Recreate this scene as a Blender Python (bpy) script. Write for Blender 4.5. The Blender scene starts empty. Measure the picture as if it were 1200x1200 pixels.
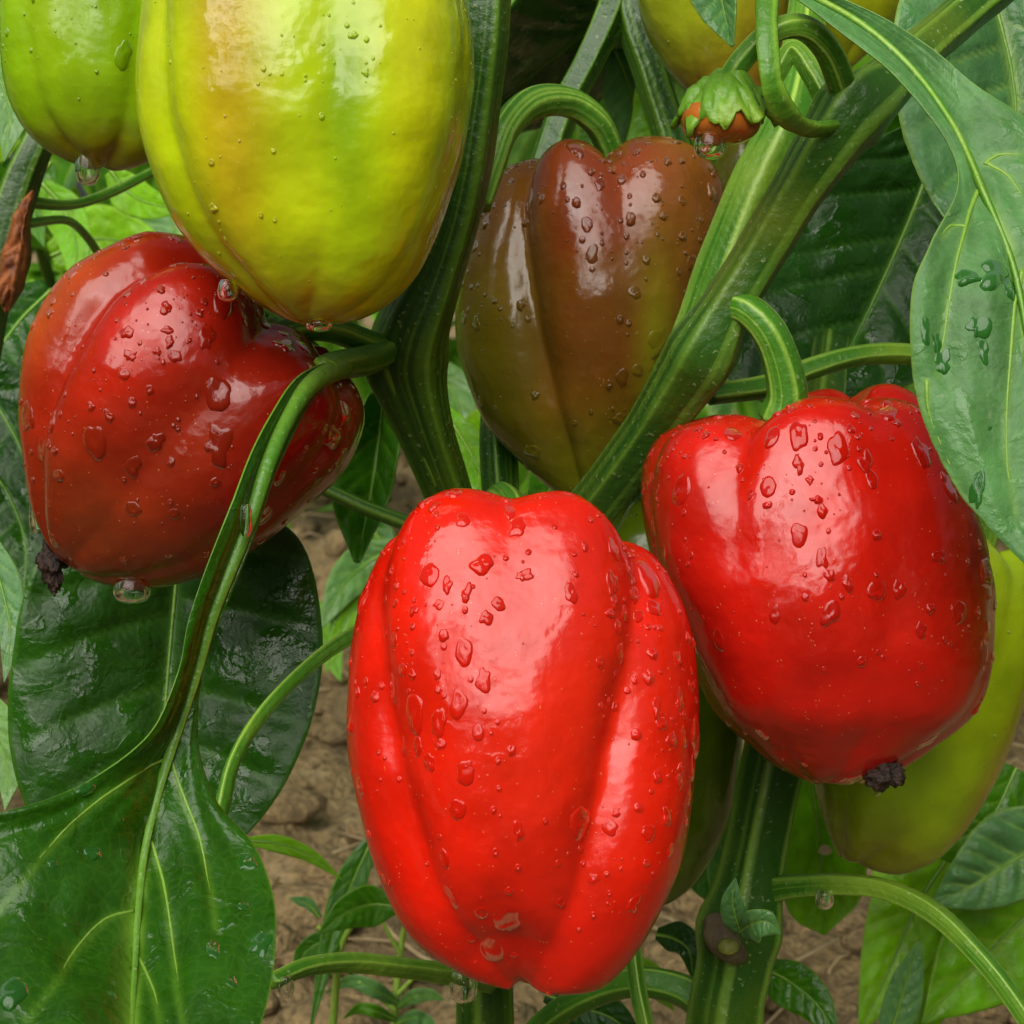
import bpy, bmesh, math, random
import numpy as np
from mathutils import Vector, Matrix, noise
from mathutils.bvhtree import BVHTree

random.seed(7)
rng = np.random.default_rng(7)
R = math.radians
S = bpy.context.scene
COL = S.collection

# ------------------------------------------------------------------ camera
CAM_H, PITCH, HALF = 0.42, R(8), R(15)
cam = bpy.data.cameras.new('camera')
cam.sensor_width = 36
cam.lens = 18 / math.tan(HALF)
cam.clip_start, cam.clip_end = 0.02, 300
cam.dof.use_dof = True
cam.dof.focus_distance = 0.46
cam.dof.aperture_fstop = 44
camo = bpy.data.objects.new('camera', cam)
COL.objects.link(camo)
camo.location = (0, 0, CAM_H)
camo.rotation_euler = (math.pi / 2 - PITCH, 0, 0)
S.camera = camo

# ------------------------------------------------------------------ sky and sun
SUN_EL, SUN_AZ = R(39), R(197)       # azimuth clockwise from +Y: behind the camera, a little to the left
world = bpy.data.worlds.new('World')
S.world = world
world.use_nodes = True
nt = world.node_tree
nt.nodes.clear()
out = nt.nodes.new('ShaderNodeOutputWorld')
bg = nt.nodes.new('ShaderNodeBackground')
hsv = nt.nodes.new('ShaderNodeHueSaturation')
sky = nt.nodes.new('ShaderNodeTexSky')
sky.sky_type = 'NISHITA'
sky.sun_disc = False
sky.sun_elevation = SUN_EL
sky.sun_rotation = SUN_AZ
sky.air_density, sky.dust_density, sky.ozone_density = 1.0, 5.0, 1.0
hsv.inputs['Saturation'].default_value = 0.08
bg.inputs['Strength'].default_value = 0.05
nt.links.new(sky.outputs[0], hsv.inputs['Color'])
nt.links.new(hsv.outputs[0], bg.inputs['Color'])
nt.links.new(bg.outputs[0], out.inputs['Surface'])
sun = bpy.data.lights.new('sun', 'SUN')
sun.energy = 3.7
sun.angle = R(64)
sun.color = (1.0, 0.95, 0.86)
suno = bpy.data.objects.new('sun', sun)
COL.objects.link(suno)
sd = Vector((math.sin(SUN_AZ) * math.cos(SUN_EL), math.cos(SUN_AZ) * math.cos(SUN_EL), math.sin(SUN_EL)))
suno.rotation_euler = sd.to_track_quat('Z', 'Y').to_euler()
suno.location = sd * 3

S.view_settings.view_transform = 'Standard'
S.view_settings.look = 'None'
S.view_settings.exposure = 0.46
S.view_settings.gamma = 1.0
S.view_settings.use_curve_mapping = False
S.render.engine = 'CYCLES'
S.cycles.use_denoising = True
S.cycles.max_bounces = 10
S.cycles.transmission_bounces = 6
S.cycles.blur_glossy = 0.3
S.cycles.sample_clamp_indirect = 6.0

# ------------------------------------------------------------------ helpers
TT = math.tan(HALF)
CX = np.array((1.0, 0, 0))
CF = np.array((0, math.cos(PITCH), -math.sin(PITCH)))   # forward
CU = np.array((0, math.sin(PITCH), math.cos(PITCH)))    # up
CO = np.array((0, 0, CAM_H))
MPP = 2 * TT / 1200                                     # metres per photo pixel at one metre


def W(px, py, d):
    return CO + d * (CF + CX * ((px - 600) / 600 * TT) + CU * ((600 - py) / 600 * TT))


def WA(a):
    a = np.asarray(a, float)
    d = a[:, 2:3]
    return CO + d * (CF + CX * ((a[:, 0:1] - 600) / 600 * TT) + CU * ((600 - a[:, 1:2]) / 600 * TT))


def cr(pts, n):
    """Catmull-Rom through pts, n samples, even in control index."""
    p = np.asarray(pts, float)
    p = np.vstack([2 * p[0] - p[1], p, 2 * p[-1] - p[-2]])
    m = len(p) - 3
    t = np.linspace(0, m, n)
    i = np.minimum(t.astype(int), m - 1)
    f = (t - i)[:, None]
    a, b, c, d = p[i], p[i + 1], p[i + 2], p[i + 3]
    return 0.5 * (2 * b + (c - a) * f + (2 * a - 5 * b + 4 * c - d) * f ** 2 + (3 * b - a - 3 * c + d) * f ** 3)


def grid_faces(nu, nv, wrap=False, off=0):
    f = []
    for i in range(nu - 1):
        for j in range(nv if wrap else nv - 1):
            k = (j + 1) % nv
            f.append((off + i * nv + j, off + i * nv + k, off + (i + 1) * nv + k, off + (i + 1) * nv + j))
    return f


def root(name, loc, label=None, cat=None, group=None):
    o = bpy.data.objects.new(name, None)
    COL.objects.link(o)
    o.location = loc
    o.empty_display_size = 0.02
    if label:
        o['label'] = label
    if cat:
        o['category'] = cat
    if group:
        o['group'] = group
    return o


def top_loc(o):
    v = Vector((0, 0, 0))
    while o is not None:
        v = v + o.location
        o = o.parent
    return np.array(v)


def mesh(name, verts, faces, mat, parent=None, attrs=None, cols=None, smooth=True, loc=None):
    v = np.asarray(verts, float)
    base = top_loc(parent) if parent is not None else (np.asarray(loc, float) if loc is not None else np.zeros(3))
    me = bpy.data.meshes.new(name)
    me.from_pydata((v - base).tolist(), [], faces)
    if smooth:
        me.polygons.foreach_set('use_smooth', np.ones(len(me.polygons), bool))
    for k, a in (attrs or {}).items():
        at = me.attributes.new(k, 'FLOAT', 'POINT')
        at.data.foreach_set('value', np.asarray(a, np.float32).ravel())
    if cols is not None:
        at = me.attributes.new('col', 'FLOAT_COLOR', 'POINT')
        c = np.ones((len(v), 4), np.float32)
        c[:, :3] = cols
        at.data.foreach_set('color', c.ravel())
    me.materials.append(mat)
    me.update()
    o = bpy.data.objects.new(name, me)
    COL.objects.link(o)
    if parent is not None:
        o.parent = parent
    elif loc is not None:
        o.location = base
    return o


def sstep(a, b, x):
    t = np.clip((x - a) / (b - a), 0, 1)
    return t * t * (3 - 2 * t)


def nz(P, scale, seed=0.0):
    o = Vector((seed * 3.1, seed * 1.7, seed * 5.3))
    return np.array([noise.noise(Vector(p) * scale + o) for p in P])


# ------------------------------------------------------------------ materials
def mat(name):
    m = bpy.data.materials.new(name)
    m.use_nodes = True
    n = m.node_tree
    n.nodes.clear()
    o = n.nodes.new('ShaderNodeOutputMaterial')
    return m, n, o


def nd(n, t, **kw):
    x = n.nodes.new(t)
    for k, v in kw.items():
        if k in x.inputs.keys():
            x.inputs[k].default_value = v
        else:
            setattr(x, k, v)
    return x


def mixc(n, fac, a, b, blend='MIX'):
    x = n.nodes.new('ShaderNodeMix')
    x.data_type = 'RGBA'
    x.blend_type = blend
    for sock, val in ((x.inputs[0], fac), (x.inputs[6], a), (x.inputs[7], b)):
        if hasattr(val, 'is_output'):
            n.links.new(val, sock)
        elif isinstance(val, (int, float)):
            sock.default_value = val
        else:
            sock.default_value = (*val, 1)
    return x.outputs[2]


def ramp(n, src, stops):
    x = n.nodes.new('ShaderNodeValToRGB')
    e = x.color_ramp.elements
    while len(e) < len(stops):
        e.new(0.5)
    for el, (p, c) in zip(e, stops):
        el.position = p
        el.color = (*c, 1) if len(c) == 3 else c
    n.links.new(src, x.inputs[0])
    return x.outputs[0]


def g(v):
    return (v, v, v)


def skin_material():
    m, n, o = mat('pepper_skin')
    p = nd(n, 'ShaderNodeBsdfPrincipled', IOR=1.41)
    a = nd(n, 'ShaderNodeAttribute', attribute_name='col')
    tc = nd(n, 'ShaderNodeTexCoord')
    n1 = nd(n, 'ShaderNodeTexNoise', Scale=60.0, Detail=4.0)
    n.links.new(tc.outputs['Object'], n1.inputs['Vector'])
    mott = ramp(n, n1.outputs[0], [(0.3, g(0.82)), (0.7, g(1.15))])
    c1 = mixc(n, 1.0, a.outputs['Color'], mott, 'MULTIPLY')
    vo = nd(n, 'ShaderNodeTexVoronoi', Scale=900.0)
    n.links.new(tc.outputs['Object'], vo.inputs['Vector'])
    sp = ramp(n, vo.outputs['Distance'], [(0.10, g(1.0)), (0.22, g(0.0))])
    sel = nd(n, 'ShaderNodeTexNoise', Scale=500.0, Detail=1.0)
    n.links.new(tc.outputs['Object'], sel.inputs['Vector'])
    sel2 = ramp(n, sel.outputs[0], [(0.60, g(0.0)), (0.68, g(0.35))])
    fac = mixc(n, 1.0, sp, sel2, 'MULTIPLY')
    c2 = mixc(n, fac, c1, (0.75, 0.45, 0.16))
    n.links.new(c2, p.inputs['Base Color'])
    n2 = nd(n, 'ShaderNodeTexNoise', Scale=45.0, Detail=3.0)
    n.links.new(tc.outputs['Object'], n2.inputs['Vector'])
    rr = ramp(n, n2.outputs[0], [(0.38, g(0.09)), (0.62, g(0.23))])
    n.links.new(rr, p.inputs['Roughness'])
    p.inputs['Subsurface Weight'].default_value = 0.12
    p.inputs['Subsurface Radius'].default_value = (1.0, 0.4, 0.1)
    p.inputs['Subsurface Scale'].default_value = 0.004
    p.inputs['Coat Weight'].default_value = 0.12
    p.inputs['Coat Roughness'].default_value = 0.06
    n3 = nd(n, 'ShaderNodeTexNoise', Scale=70.0, Detail=3.0)
    n.links.new(tc.outputs['Object'], n3.inputs['Vector'])
    n4 = nd(n, 'ShaderNodeTexNoise', Scale=1500.0, Detail=1.0)
    n.links.new(tc.outputs['Object'], n4.inputs['Vector'])
    ad = nd(n, 'ShaderNodeMath', operation='MULTIPLY_ADD')
    ad.inputs[1].default_value = 0.02
    n.links.new(n4.outputs[0], ad.inputs[0])
    n.links.new(n3.outputs[0], ad.inputs[2])
    b = nd(n, 'ShaderNodeBump', Strength=0.5, Distance=0.0028)
    n.links.new(ad.outputs[0], b.inputs['Height'])
    n.links.new(b.outputs[0], p.inputs['Normal'])
    n.links.new(p.outputs[0], o.inputs['Surface'])
    return m


def leaf_material(name, base, vein, trans, transl=0.3, rough=0.38, wet=0.35):
    m, n, o = mat(name)
    tc = nd(n, 'ShaderNodeTexCoord')
    av = nd(n, 'ShaderNodeAttribute', attribute_name='vein')
    oi = nd(n, 'ShaderNodeObjectInfo')
    n1 = nd(n, 'ShaderNodeTexNoise', Scale=55.0, Detail=6.0, Roughness=0.65)
    n.links.new(tc.outputs['Object'], n1.inputs['Vector'])
    mott = ramp(n, n1.outputs[0], [(0.25, g(0.6)), (0.75, g(1.4))])
    c = mixc(n, 1.0, base, mott, 'MULTIPLY')
    tint = ramp(n, oi.outputs['Random'], [(0.0, (0.75, 0.85, 0.9)), (0.5, (1.0, 1.0, 1.0)), (1.0, (1.35, 1.15, 0.8))])
    c = mixc(n, 1.0, c, tint, 'MULTIPLY')
    # fine net of small veins
    vo = nd(n, 'ShaderNodeTexVoronoi', Scale=330.0, feature='DISTANCE_TO_EDGE')
    n.links.new(tc.outputs['Object'], vo.inputs['Vector'])
    net = ramp(n, vo.outputs['Distance'], [(0.0, g(0.07)), (0.12, g(0.0))])
    c = mixc(n, net, c, vein)
    c = mixc(n, av.outputs['Fac'], c, vein)
    # pale specks and scars
    sp = nd(n, 'ShaderNodeTexNoise', Scale=240.0, Detail=2.0)
    n.links.new(tc.outputs['Object'], sp.inputs['Vector'])
    spf = ramp(n, sp.outputs[0], [(0.70, g(0.0)), (0.76, g(0.55))])
    c = mixc(n, spf, c, tuple(min(1, 0.5 * v + 0.12) for v in vein))
    p = nd(n, 'ShaderNodeBsdfPrincipled', IOR=1.45)
    p.inputs['Specular IOR Level'].default_value = 0.36
    n.links.new(c, p.inputs['Base Color'])
    n2 = nd(n, 'ShaderNodeTexNoise', Scale=75.0, Detail=4.0, Distortion=0.8)
    n.links.new(tc.outputs['Object'], n2.inputs['Vector'])
    wf = ramp(n, n2.outputs[0], [(0.52, g(0.0)), (0.56, g(1.0))])
    rr = mixc(n, wf, g(rough), g(max(0.07, rough - wet)))
    n.links.new(rr, p.inputs['Roughness'])
    b = nd(n, 'ShaderNodeBump', Strength=0.6, Distance=0.0016)
    hsum = nd(n, 'ShaderNodeMath', operation='MULTIPLY_ADD')
    n.links.new(vo.outputs['Distance'], hsum.inputs[0])
    hsum.inputs[1].default_value = 0.22
    n5 = nd(n, 'ShaderNodeTexNoise', Scale=260.0, Detail=3.0)
    n.links.new(tc.outputs['Object'], n5.inputs['Vector'])
    m1 = nd(n, 'ShaderNodeMath', operation='MULTIPLY_ADD')
    n.links.new(n5.outputs[0], m1.inputs[0])
    m1.inputs[1].default_value = 0.35
    n.links.new(n1.outputs[0], m1.inputs[2])
    m2 = nd(n, 'ShaderNodeMath', operation='MULTIPLY_ADD')
    n.links.new(wf, m2.inputs[0])
    m2.inputs[1].default_value = 0.14
    n.links.new(m1.outputs[0], m2.inputs[2])
    n.links.new(m2.outputs[0], hsum.inputs[2])
    n.links.new(hsum.outputs[0], b.inputs['Height'])
    n.links.new(b.outputs[0], p.inputs['Normal'])
    t = nd(n, 'ShaderNodeBsdfTranslucent')
    ct = mixc(n, 1.0, mixc(n, av.outputs['Fac'], trans, tuple(0.6 * v for v in trans)), mott, 'MULTIPLY')
    n.links.new(ct, t.inputs['Color'])
    ms = nd(n, 'ShaderNodeMixShader', Fac=transl)
    ms.inputs[0].default_value = transl
    n.links.new(p.outputs[0], ms.inputs[1])
    n.links.new(t.outputs[0], ms.inputs[2])
    n.links.new(ms.outputs[0], o.inputs['Surface'])
    return m


def stem_material(name, dark, pale, tintc, rough=0.35):
    m, n, o = mat(name)
    tc = nd(n, 'ShaderNodeTexCoord')
    a = nd(n, 'ShaderNodeAttribute', attribute_name='rib')
    n1 = nd(n, 'ShaderNodeTexNoise', Scale=40.0, Detail=5.0)
    n.links.new(tc.outputs['Object'], n1.inputs['Vector'])
    f = nd(n, 'ShaderNodeMath', operation='MULTIPLY_ADD', use_clamp=True)
    n.links.new(n1.outputs[0], f.inputs[0])
    f.inputs[1].default_value = 0.7
    sub = nd(n, 'ShaderNodeMath', operation='SUBTRACT')
    n.links.new(a.outputs['Fac'], sub.inputs[0])
    sub.inputs[1].default_value = 0.35
    n.links.new(sub.outputs[0], f.inputs[2])
    c = mixc(n, f.outputs[0], dark, pale)
    n2 = nd(n, 'ShaderNodeTexNoise', Scale=22.0, Detail=3.0)
    n.links.new(tc.outputs['Object'], n2.inputs['Vector'])
    tf = ramp(n, n2.outputs[0], [(0.52, g(0.0)), (0.72, g(0.7))])
    c = mixc(n, tf, c, tintc)
    sp = nd(n, 'ShaderNodeTexNoise', Scale=700.0, Detail=1.0)
    n.links.new(tc.outputs['Object'], sp.inputs['Vector'])
    spf = ramp(n, sp.outputs[0], [(0.68, g(0.0)), (0.74, g(0.45))])
    c = mixc(n, spf, c, (0.3, 0.36, 0.16))
    p = nd(n, 'ShaderNodeBsdfPrincipled', Roughness=rough, IOR=1.45)
    p.inputs['Specular IOR Level'].default_value = 0.38
    n.links.new(c, p.inputs['Base Color'])
    p.inputs['Subsurface Weight'].default_value = 0.08
    p.inputs['Subsurface Radius'].default_value = (0.5, 1.0, 0.2)
    p.inputs['Subsurface Scale'].default_value = 0.002
    b = nd(n, 'ShaderNodeBump', Strength=0.6, Distance=0.0009)
    n3 = nd(n, 'ShaderNodeTexNoise', Scale=350.0, Detail=3.0)
    n.links.new(tc.outputs['Object'], n3.inputs['Vector'])
    n.links.new(n3.outputs[0], b.inputs['Height'])
    n.links.new(b.outputs[0], p.inputs['Normal'])
    n.links.new(p.outputs[0], o.inputs['Surface'])
    return m


def plain(name, c1, c2, scale, rough, bump=0.5, dist=0.001, detail=6.0):
    m, n, o = mat(name)
    tc = nd(n, 'ShaderNodeTexCoord')
    n1 = nd(n, 'ShaderNodeTexNoise', Scale=scale, Detail=detail, Roughness=0.65)
    n.links.new(tc.outputs['Object'], n1.inputs['Vector'])
    c = ramp(n, n1.outputs[0], [(0.3, c1), (0.7, c2)])
    p = nd(n, 'ShaderNodeBsdfPrincipled', Roughness=rough)
    n.links.new(c, p.inputs['Base Color'])
    b = nd(n, 'ShaderNodeBump', Strength=bump, Distance=dist)
    n.links.new(n1.outputs[0], b.inputs['Height'])
    n.links.new(b.outputs[0], p.inputs['Normal'])
    n.links.new(p.outputs[0], o.inputs['Surface'])
    return m


def water_material():
    m, n, o = mat('water')
    p = nd(n, 'ShaderNodeBsdfPrincipled', Roughness=0.0, IOR=1.333)
    p.inputs['Base Color'].default_value = (1, 1, 1, 1)
    p.inputs['Transmission Weight'].default_value = 1.0
    n.links.new(p.outputs[0], o.inputs['Surface'])
    return m


def bead_material():
    """Thin beads and films of water on the fruit, carrying the skin colour they magnify."""
    m, n, o = mat('water_bead')
    p = nd(n, 'ShaderNodeBsdfPrincipled', Roughness=0.02, IOR=1.36)
    a = nd(n, 'ShaderNodeAttribute', attribute_name='col')
    n.links.new(a.outputs['Color'], p.inputs['Base Color'])
    p.inputs['Transmission Weight'].default_value = 0.35
    n.links.new(p.outputs[0], o.inputs['Surface'])
    return m


BEAD = bead_material()
SKIN = skin_material()
WATER = water_material()
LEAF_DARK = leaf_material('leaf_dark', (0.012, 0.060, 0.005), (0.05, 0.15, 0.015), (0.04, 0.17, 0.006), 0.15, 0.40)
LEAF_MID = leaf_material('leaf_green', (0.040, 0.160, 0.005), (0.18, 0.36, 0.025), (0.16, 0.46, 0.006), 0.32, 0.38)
LEAF_WET = leaf_material('leaf_wet', (0.013, 0.072, 0.003), (0.15, 0.32, 0.025), (0.05, 0.22, 0.004), 0.18, 0.30, 0.24)
LEAF_PALE = leaf_material('leaf_bluish', (0.085, 0.22, 0.062), (0.22, 0.38, 0.07), (0.10, 0.30, 0.02), 0.22, 0.46, 0.33)
LEAF_YOUNG = leaf_material('leaf_young', (0.19, 0.44, 0.010), (0.30, 0.52, 0.04), (0.40, 0.72, 0.015), 0.45, 0.42, 0.2)
STEM = stem_material('stem_green', (0.014, 0.055, 0.004), (0.10, 0.21, 0.015), (0.085, 0.115, 0.006))
STEM_MID = stem_material('stem_light', (0.022, 0.078, 0.006), (0.15, 0.28, 0.03), (0.12, 0.17, 0.010))
STEM_PALE = stem_material('petiole_green', (0.045, 0.16, 0.010), (0.27, 0.44, 0.06), (0.20, 0.32, 0.025))
CALYX = stem_material('calyx_green', (0.06, 0.18, 0.01), (0.19, 0.36, 0.03), (0.24, 0.33, 0.02))
SCAR = plain('dried_blossom', (0.005, 0.002, 0.001), (0.045, 0.016, 0.007), 300, 0.45, 1.0, 0.002)
DRY = plain('dry_leaf', (0.07, 0.014, 0.003), (0.36, 0.10, 0.015), 160, 0.6, 0.8, 0.002)
STRAW = plain('straw', (0.28, 0.2, 0.1), (0.45, 0.34, 0.19), 60, 0.7, 0.3, 0.0005)
OLIVE_SCAR = plain('cut_stem_end', (0.10, 0.12, 0.015), (0.22, 0.22, 0.04), 500, 0.6, 0.5, 0.0006)
CORK = plain('node_cork', (0.05, 0.035, 0.02), (0.16, 0.12, 0.06), 200, 0.7, 0.8, 0.001)


# ------------------------------------------------------------------ builders
def frames(P):
    """Tangents and a parallel-transported normal pair along P."""
    T = np.gradient(P, axis=0)
    T /= np.linalg.norm(T, axis=1)[:, None] + 1e-12
    ref = CF if abs(T[0] @ CF) < 0.9 else CU
    N = np.zeros_like(P)
    nn = ref - T[0] * (ref @ T[0])
    for i in range(len(P)):
        nn = nn - T[i] * (nn @ T[i])
        nn = nn / (np.linalg.norm(nn) + 1e-12)
        N[i] = nn
    return T, N, np.cross(T, N)


def tube_geo(P, rad, ribs=5, amp=0.10, nseg=60, flat=1.0, seed=0.0, groove=0.0):
    T, N, B = frames(P)
    n = len(P)
    ph = np.linspace(0, 2 * np.pi, nseg, endpoint=False)
    tw = np.linspace(0, 0.5, n)[:, None] + seed
    c = np.abs(np.cos((ph[None, :] * ribs) / 2 + tw)) if ribs else np.zeros((n, nseg))
    ridge = (1 - c) ** 1.4
    rf = 1 + 0.95 * amp * (ridge - 0.25)
    if groove:
        rf = rf - groove * np.exp(-(((ph[None, :] - np.pi + np.pi) % (2 * np.pi) - np.pi) / 0.5) ** 2)
    r = rad[:, None] * rf
    V = P[:, None, :] + (r * np.cos(ph))[:, :, None] * N[:, None, :] * flat + (r * np.sin(ph))[:, :, None] * B[:, None, :]
    V = V.reshape(-1, 3)
    F = grid_faces(n, nseg, True)
    k = len(V)
    V = np.vstack([V, P[:1], P[-1:]])
    for j in range(nseg):
        F.append((k, (j + 1) % nseg, j))
        F.append((k + 1, (n - 1) * nseg + j, (n - 1) * nseg + (j + 1) % nseg))
    stk = np.array([0.6 * noise.noise(Vector((math.cos(a) * 3.5, math.sin(a) * 3.5, seed * 7))) + noise.noise(Vector((math.cos(a) * 11, math.sin(a) * 11, seed * 5))) for a in ph])[None, :] + 0 * c
    rib = np.append((1.0 * ridge ** 2.2 + 0.75 * stk).ravel(), [0.3, 0.3])
    return V, F, rib


def tube(name, pts, parent, mat_=None, n=None, ribs=5, amp=0.10, flat=1.0, seed=0.0, nseg=60, groove=0.0, lump=0.02):
    """pts: (px, py, depth, radius in photo pixels) -> a ridged tube."""
    pts = np.asarray(pts, float)
    n = n or max(16, 10 * len(pts))
    q = cr(pts, n)
    P = WA(q[:, :3])
    rad = np.maximum(q[:, 3], 0.3) * q[:, 2] * MPP
    rad = rad * (1 + lump * nz(P, 60, seed + 3.0) * 2)
    V, F, rib = tube_geo(P, rad, ribs, amp, nseg, flat, seed, groove)
    return mesh(name, V, F, mat_ or STEM, parent, {'rib': rib})


def leaf_geo(L, M, Rr, n=80, m=16, cup=0.05, pucker=0.02, nv=7, slant=0.16, wave=0.012, seed=0.0, vw=0.010):
    l, c, r = cr(L, n), cr(M, n), cr(Rr, n)
    u = np.linspace(0, 1, n)
    rows, veins = [], []
    Tg = np.gradient(c, axis=0)
    cols_t = np.concatenate([-np.linspace(1, 0, m, endpoint=False), np.linspace(0, 1, m + 1)])
    length = np.linalg.norm(np.diff(c, axis=0), axis=1).sum()
    V = np.zeros((n, 2 * m + 1, 3))
    vein = np.zeros((n, 2 * m + 1))
    side = r - l
    Nn = np.cross(side, Tg)
    Nn /= np.linalg.norm(Nn, axis=1)[:, None] + 1e-12
    sgn = np.sign((Nn * -CF).sum(1).mean()) or 1.0
    Nn *= sgn
    rs = np.random.default_rng(int(seed * 97) + 5)
    for si, e in ((-1, l), (1, r)):
        vk = (np.arange(nv) + 0.5 + rs.uniform(-.25, .25, nv)) / nv * 0.9 + 0.02
        for j, t in enumerate(cols_t):
            if (t < 0) != (si < 0) and t != 0:
                continue
            a = abs(t)
            base = c + (e - c) * a
            wloc = np.linalg.norm(e - c, axis=1)
            nar = np.clip(wloc / (0.22 * length), 0, 1)
            uu = u - slant * a ** 0.8 - 0.03 * a * a
            dv = np.abs(uu[:, None] - vk[None, :]).min(1) if nv else np.full(n, 9.0)
            vv = np.exp(-(dv / vw) ** 2) * (1 - 0.75 * a) * (a > 0.02)
            pv = np.exp(-(dv / (vw * 3.2)) ** 2) * (1 - 0.6 * a)
            h = cup * wloc * (math.sin(math.pi * a * 0.85)) + nar * pucker * length * (a * (1.15 - a) * 3) * (0.6 - pv) \
                + nar * 0.004 * length * (1 - math.exp(-(a / 0.06) ** 2))
            nzv = np.array([noise.noise(Vector((x * 5, a * 2.2 * si + seed, seed * 2.3))) for x in u])
            h = h + nar * wave * length * nzv * a * 2 + nar * 0.008 * length * np.array([noise.noise(Vector((x * 14, t * 6, seed))) for x in u]) * min(1, a * 3)
            V[:, j, :] = base + Nn * h[:, None]
            ed = 0.8 * (a > 0.985)
            mid = math.exp(-(a / 0.05) ** 2)
            vein[:, j] = np.maximum(vein[:, j], np.clip(np.maximum(vv * 0.9, max(ed, mid)), 0, 1))
    return V.reshape(-1, 3), grid_faces(n, 2 * m + 1), vein.ravel(), c, Nn


def leaf(L, M, Rr, parent, mat_, n=70, m=14, rib_px=5.0, rib_lift=0.3, rib_prof=None, label=None, rib=True, petiole=None, veins=(), valley=0.0012, vein_px=2.6, spots=(), spot_col=(.02, .11, .01), thick=0.0004, **kw):
    """Left edge, midrib and right edge, each (px, py, depth), the same number of points."""
    l, c, r = WA(L), WA(M), WA(Rr)
    V, F, vein, cc, Nn = leaf_geo(l, c, r, n, m, **kw)
    vein_paths = []
    if len(veins):
        bvh = BVHTree.FromPolygons([tuple(p) for p in V], F)
        nn_ = np.repeat(Nn, 2 * m + 1, axis=0)
        dmin = np.full(len(V), 1.0)
        for vl in veins:
            q = cr(np.array([(a_, b_, 1.0) for a_, b_ in vl]), 10 * len(vl))
            P = []
            for p_ in q:
                dr = Vector(W(p_[0], p_[1], 1.0) - CO).normalized()
                hit = bvh.ray_cast(Vector(CO), dr)
                if hit[0] is not None:
                    P.append(np.array(hit[0]))
            if len(P) > 5:
                P = np.array(P)
                for _ in range(3):
                    P[1:-1] = 0.25 * P[:-2] + 0.5 * P[1:-1] + 0.25 * P[2:]
                vein_paths.append(P)
                for p_ in P:
                    dmin = np.minimum(dmin, np.linalg.norm(V - p_, axis=1))
        V = V - nn_ * (valley * np.exp(-(dmin / 0.0035) ** 2) - valley * .6 * np.exp(-((dmin - .009) / 0.006) ** 2))[:, None]
    if vein_paths:
        vein = np.maximum(vein, 0.35 * np.exp(-(dmin / 0.0009) ** 2))
    o = mesh('leaf', V, F, mat_, parent, {'vein': vein})
    if label:
        o['label'] = label
    if thick:
        md = o.modifiers.new('thickness', 'SOLIDIFY')
        md.thickness = thick
        md.offset = 0
    if rib:
        d = np.mean([p[2] for p in M])
        rad = (np.linspace(rib_px, rib_px * 0.18, len(cc)) if rib_prof is None else cr(np.array([(v_, 0.0) for v_ in rib_prof]), len(cc))[:, 0]) * d * MPP
        Vt, Ft, rb = tube_geo(cc + Nn * (rib_lift * rad[:, None]), rad, 3, 0.15, 10)
        mesh('midrib', Vt, Ft, STEM_PALE, o, {'rib': rb})
    for P in vein_paths:
        d_ = np.mean([p[2] for p in M])
        bv2 = BVHTree.FromPolygons([tuple(p) for p in V], F)
        P = np.array([np.array(bv2.find_nearest(Vector(p))[0]) for p in P])
        for _ in range(4):
            P[1:-1] = 0.25 * P[:-2] + 0.5 * P[1:-1] + 0.25 * P[2:]
        Vt, Ft, rb = tube_geo(P, np.linspace(vein_px, vein_px * .3, len(P)) * d_ * MPP, 0, 0, 8)
        mesh('vein', Vt, Ft, STEM_PALE, o, {'rib': np.full(len(Vt), .5)})
    if len(spots):
        bv2 = BVHTree.FromPolygons([tuple(p) for p in V], F)
        for (a_, b_, rp, st_, irr) in spots:
            dr = Vector(W(a_, b_, 1.0) - CO).normalized()
            hit = bv2.ray_cast(Vector(CO), dr)
            if hit[0] is None:
                continue
            nn_ = np.array(hit[1]) * (-1 if hit[1].dot(dr) > 0 else 1)
            k_ = np.mean([p[2] for p in M]) * MPP
            Vd, Fd = dome_geo(bv2, np.array(hit[0]) , nn_, rp * k_, rp * k_ * .22, random.uniform(0, 6), st_, 7, 24, irr, -CU)
            mesh('water_droplet', Vd, Fd, BEAD, o, cols=np.tile(np.array(spot_col), (len(Vd), 1)))
    if petiole is not None:
        q = cr(np.asarray(petiole, float), 12 * len(petiole))
        P = WA(q[:, :3])
        Vt, Ft, rb = tube_geo(P, q[:, 3] * q[:, 2] * MPP, 3, 0.22, 20)
        mesh('petiole', Vt, Ft, STEM_PALE, o, {'rib': rb})
    return o


def sleaf(M, wl, wr, parent, mat_, dl=0.0, dr=0.0, **kw):
    """A leaf from its midrib (px, py, depth) and half widths in px; dl and dr bring the two edges nearer (metres)."""
    M = np.asarray(M, float)
    n = len(M)
    T = np.gradient(M[:, :2], axis=0)
    T /= np.linalg.norm(T, axis=1)[:, None] + 1e-9
    Nr = np.stack([-T[:, 1], T[:, 0]], 1)           # to the left of travel, in a y-down picture
    prof = np.sin(np.pi * np.linspace(0.04, 1, n) ** 0.75) ** 0.8
    L = np.column_stack([M[:, :2] - Nr * (wl * prof)[:, None], M[:, 2] - dl * prof])
    Rr = np.column_stack([M[:, :2] + Nr * (wr * prof)[:, None], M[:, 2] - dr * prof])
    return leaf(L, M, Rr, parent, mat_, **kw)


BODIES = []


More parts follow.
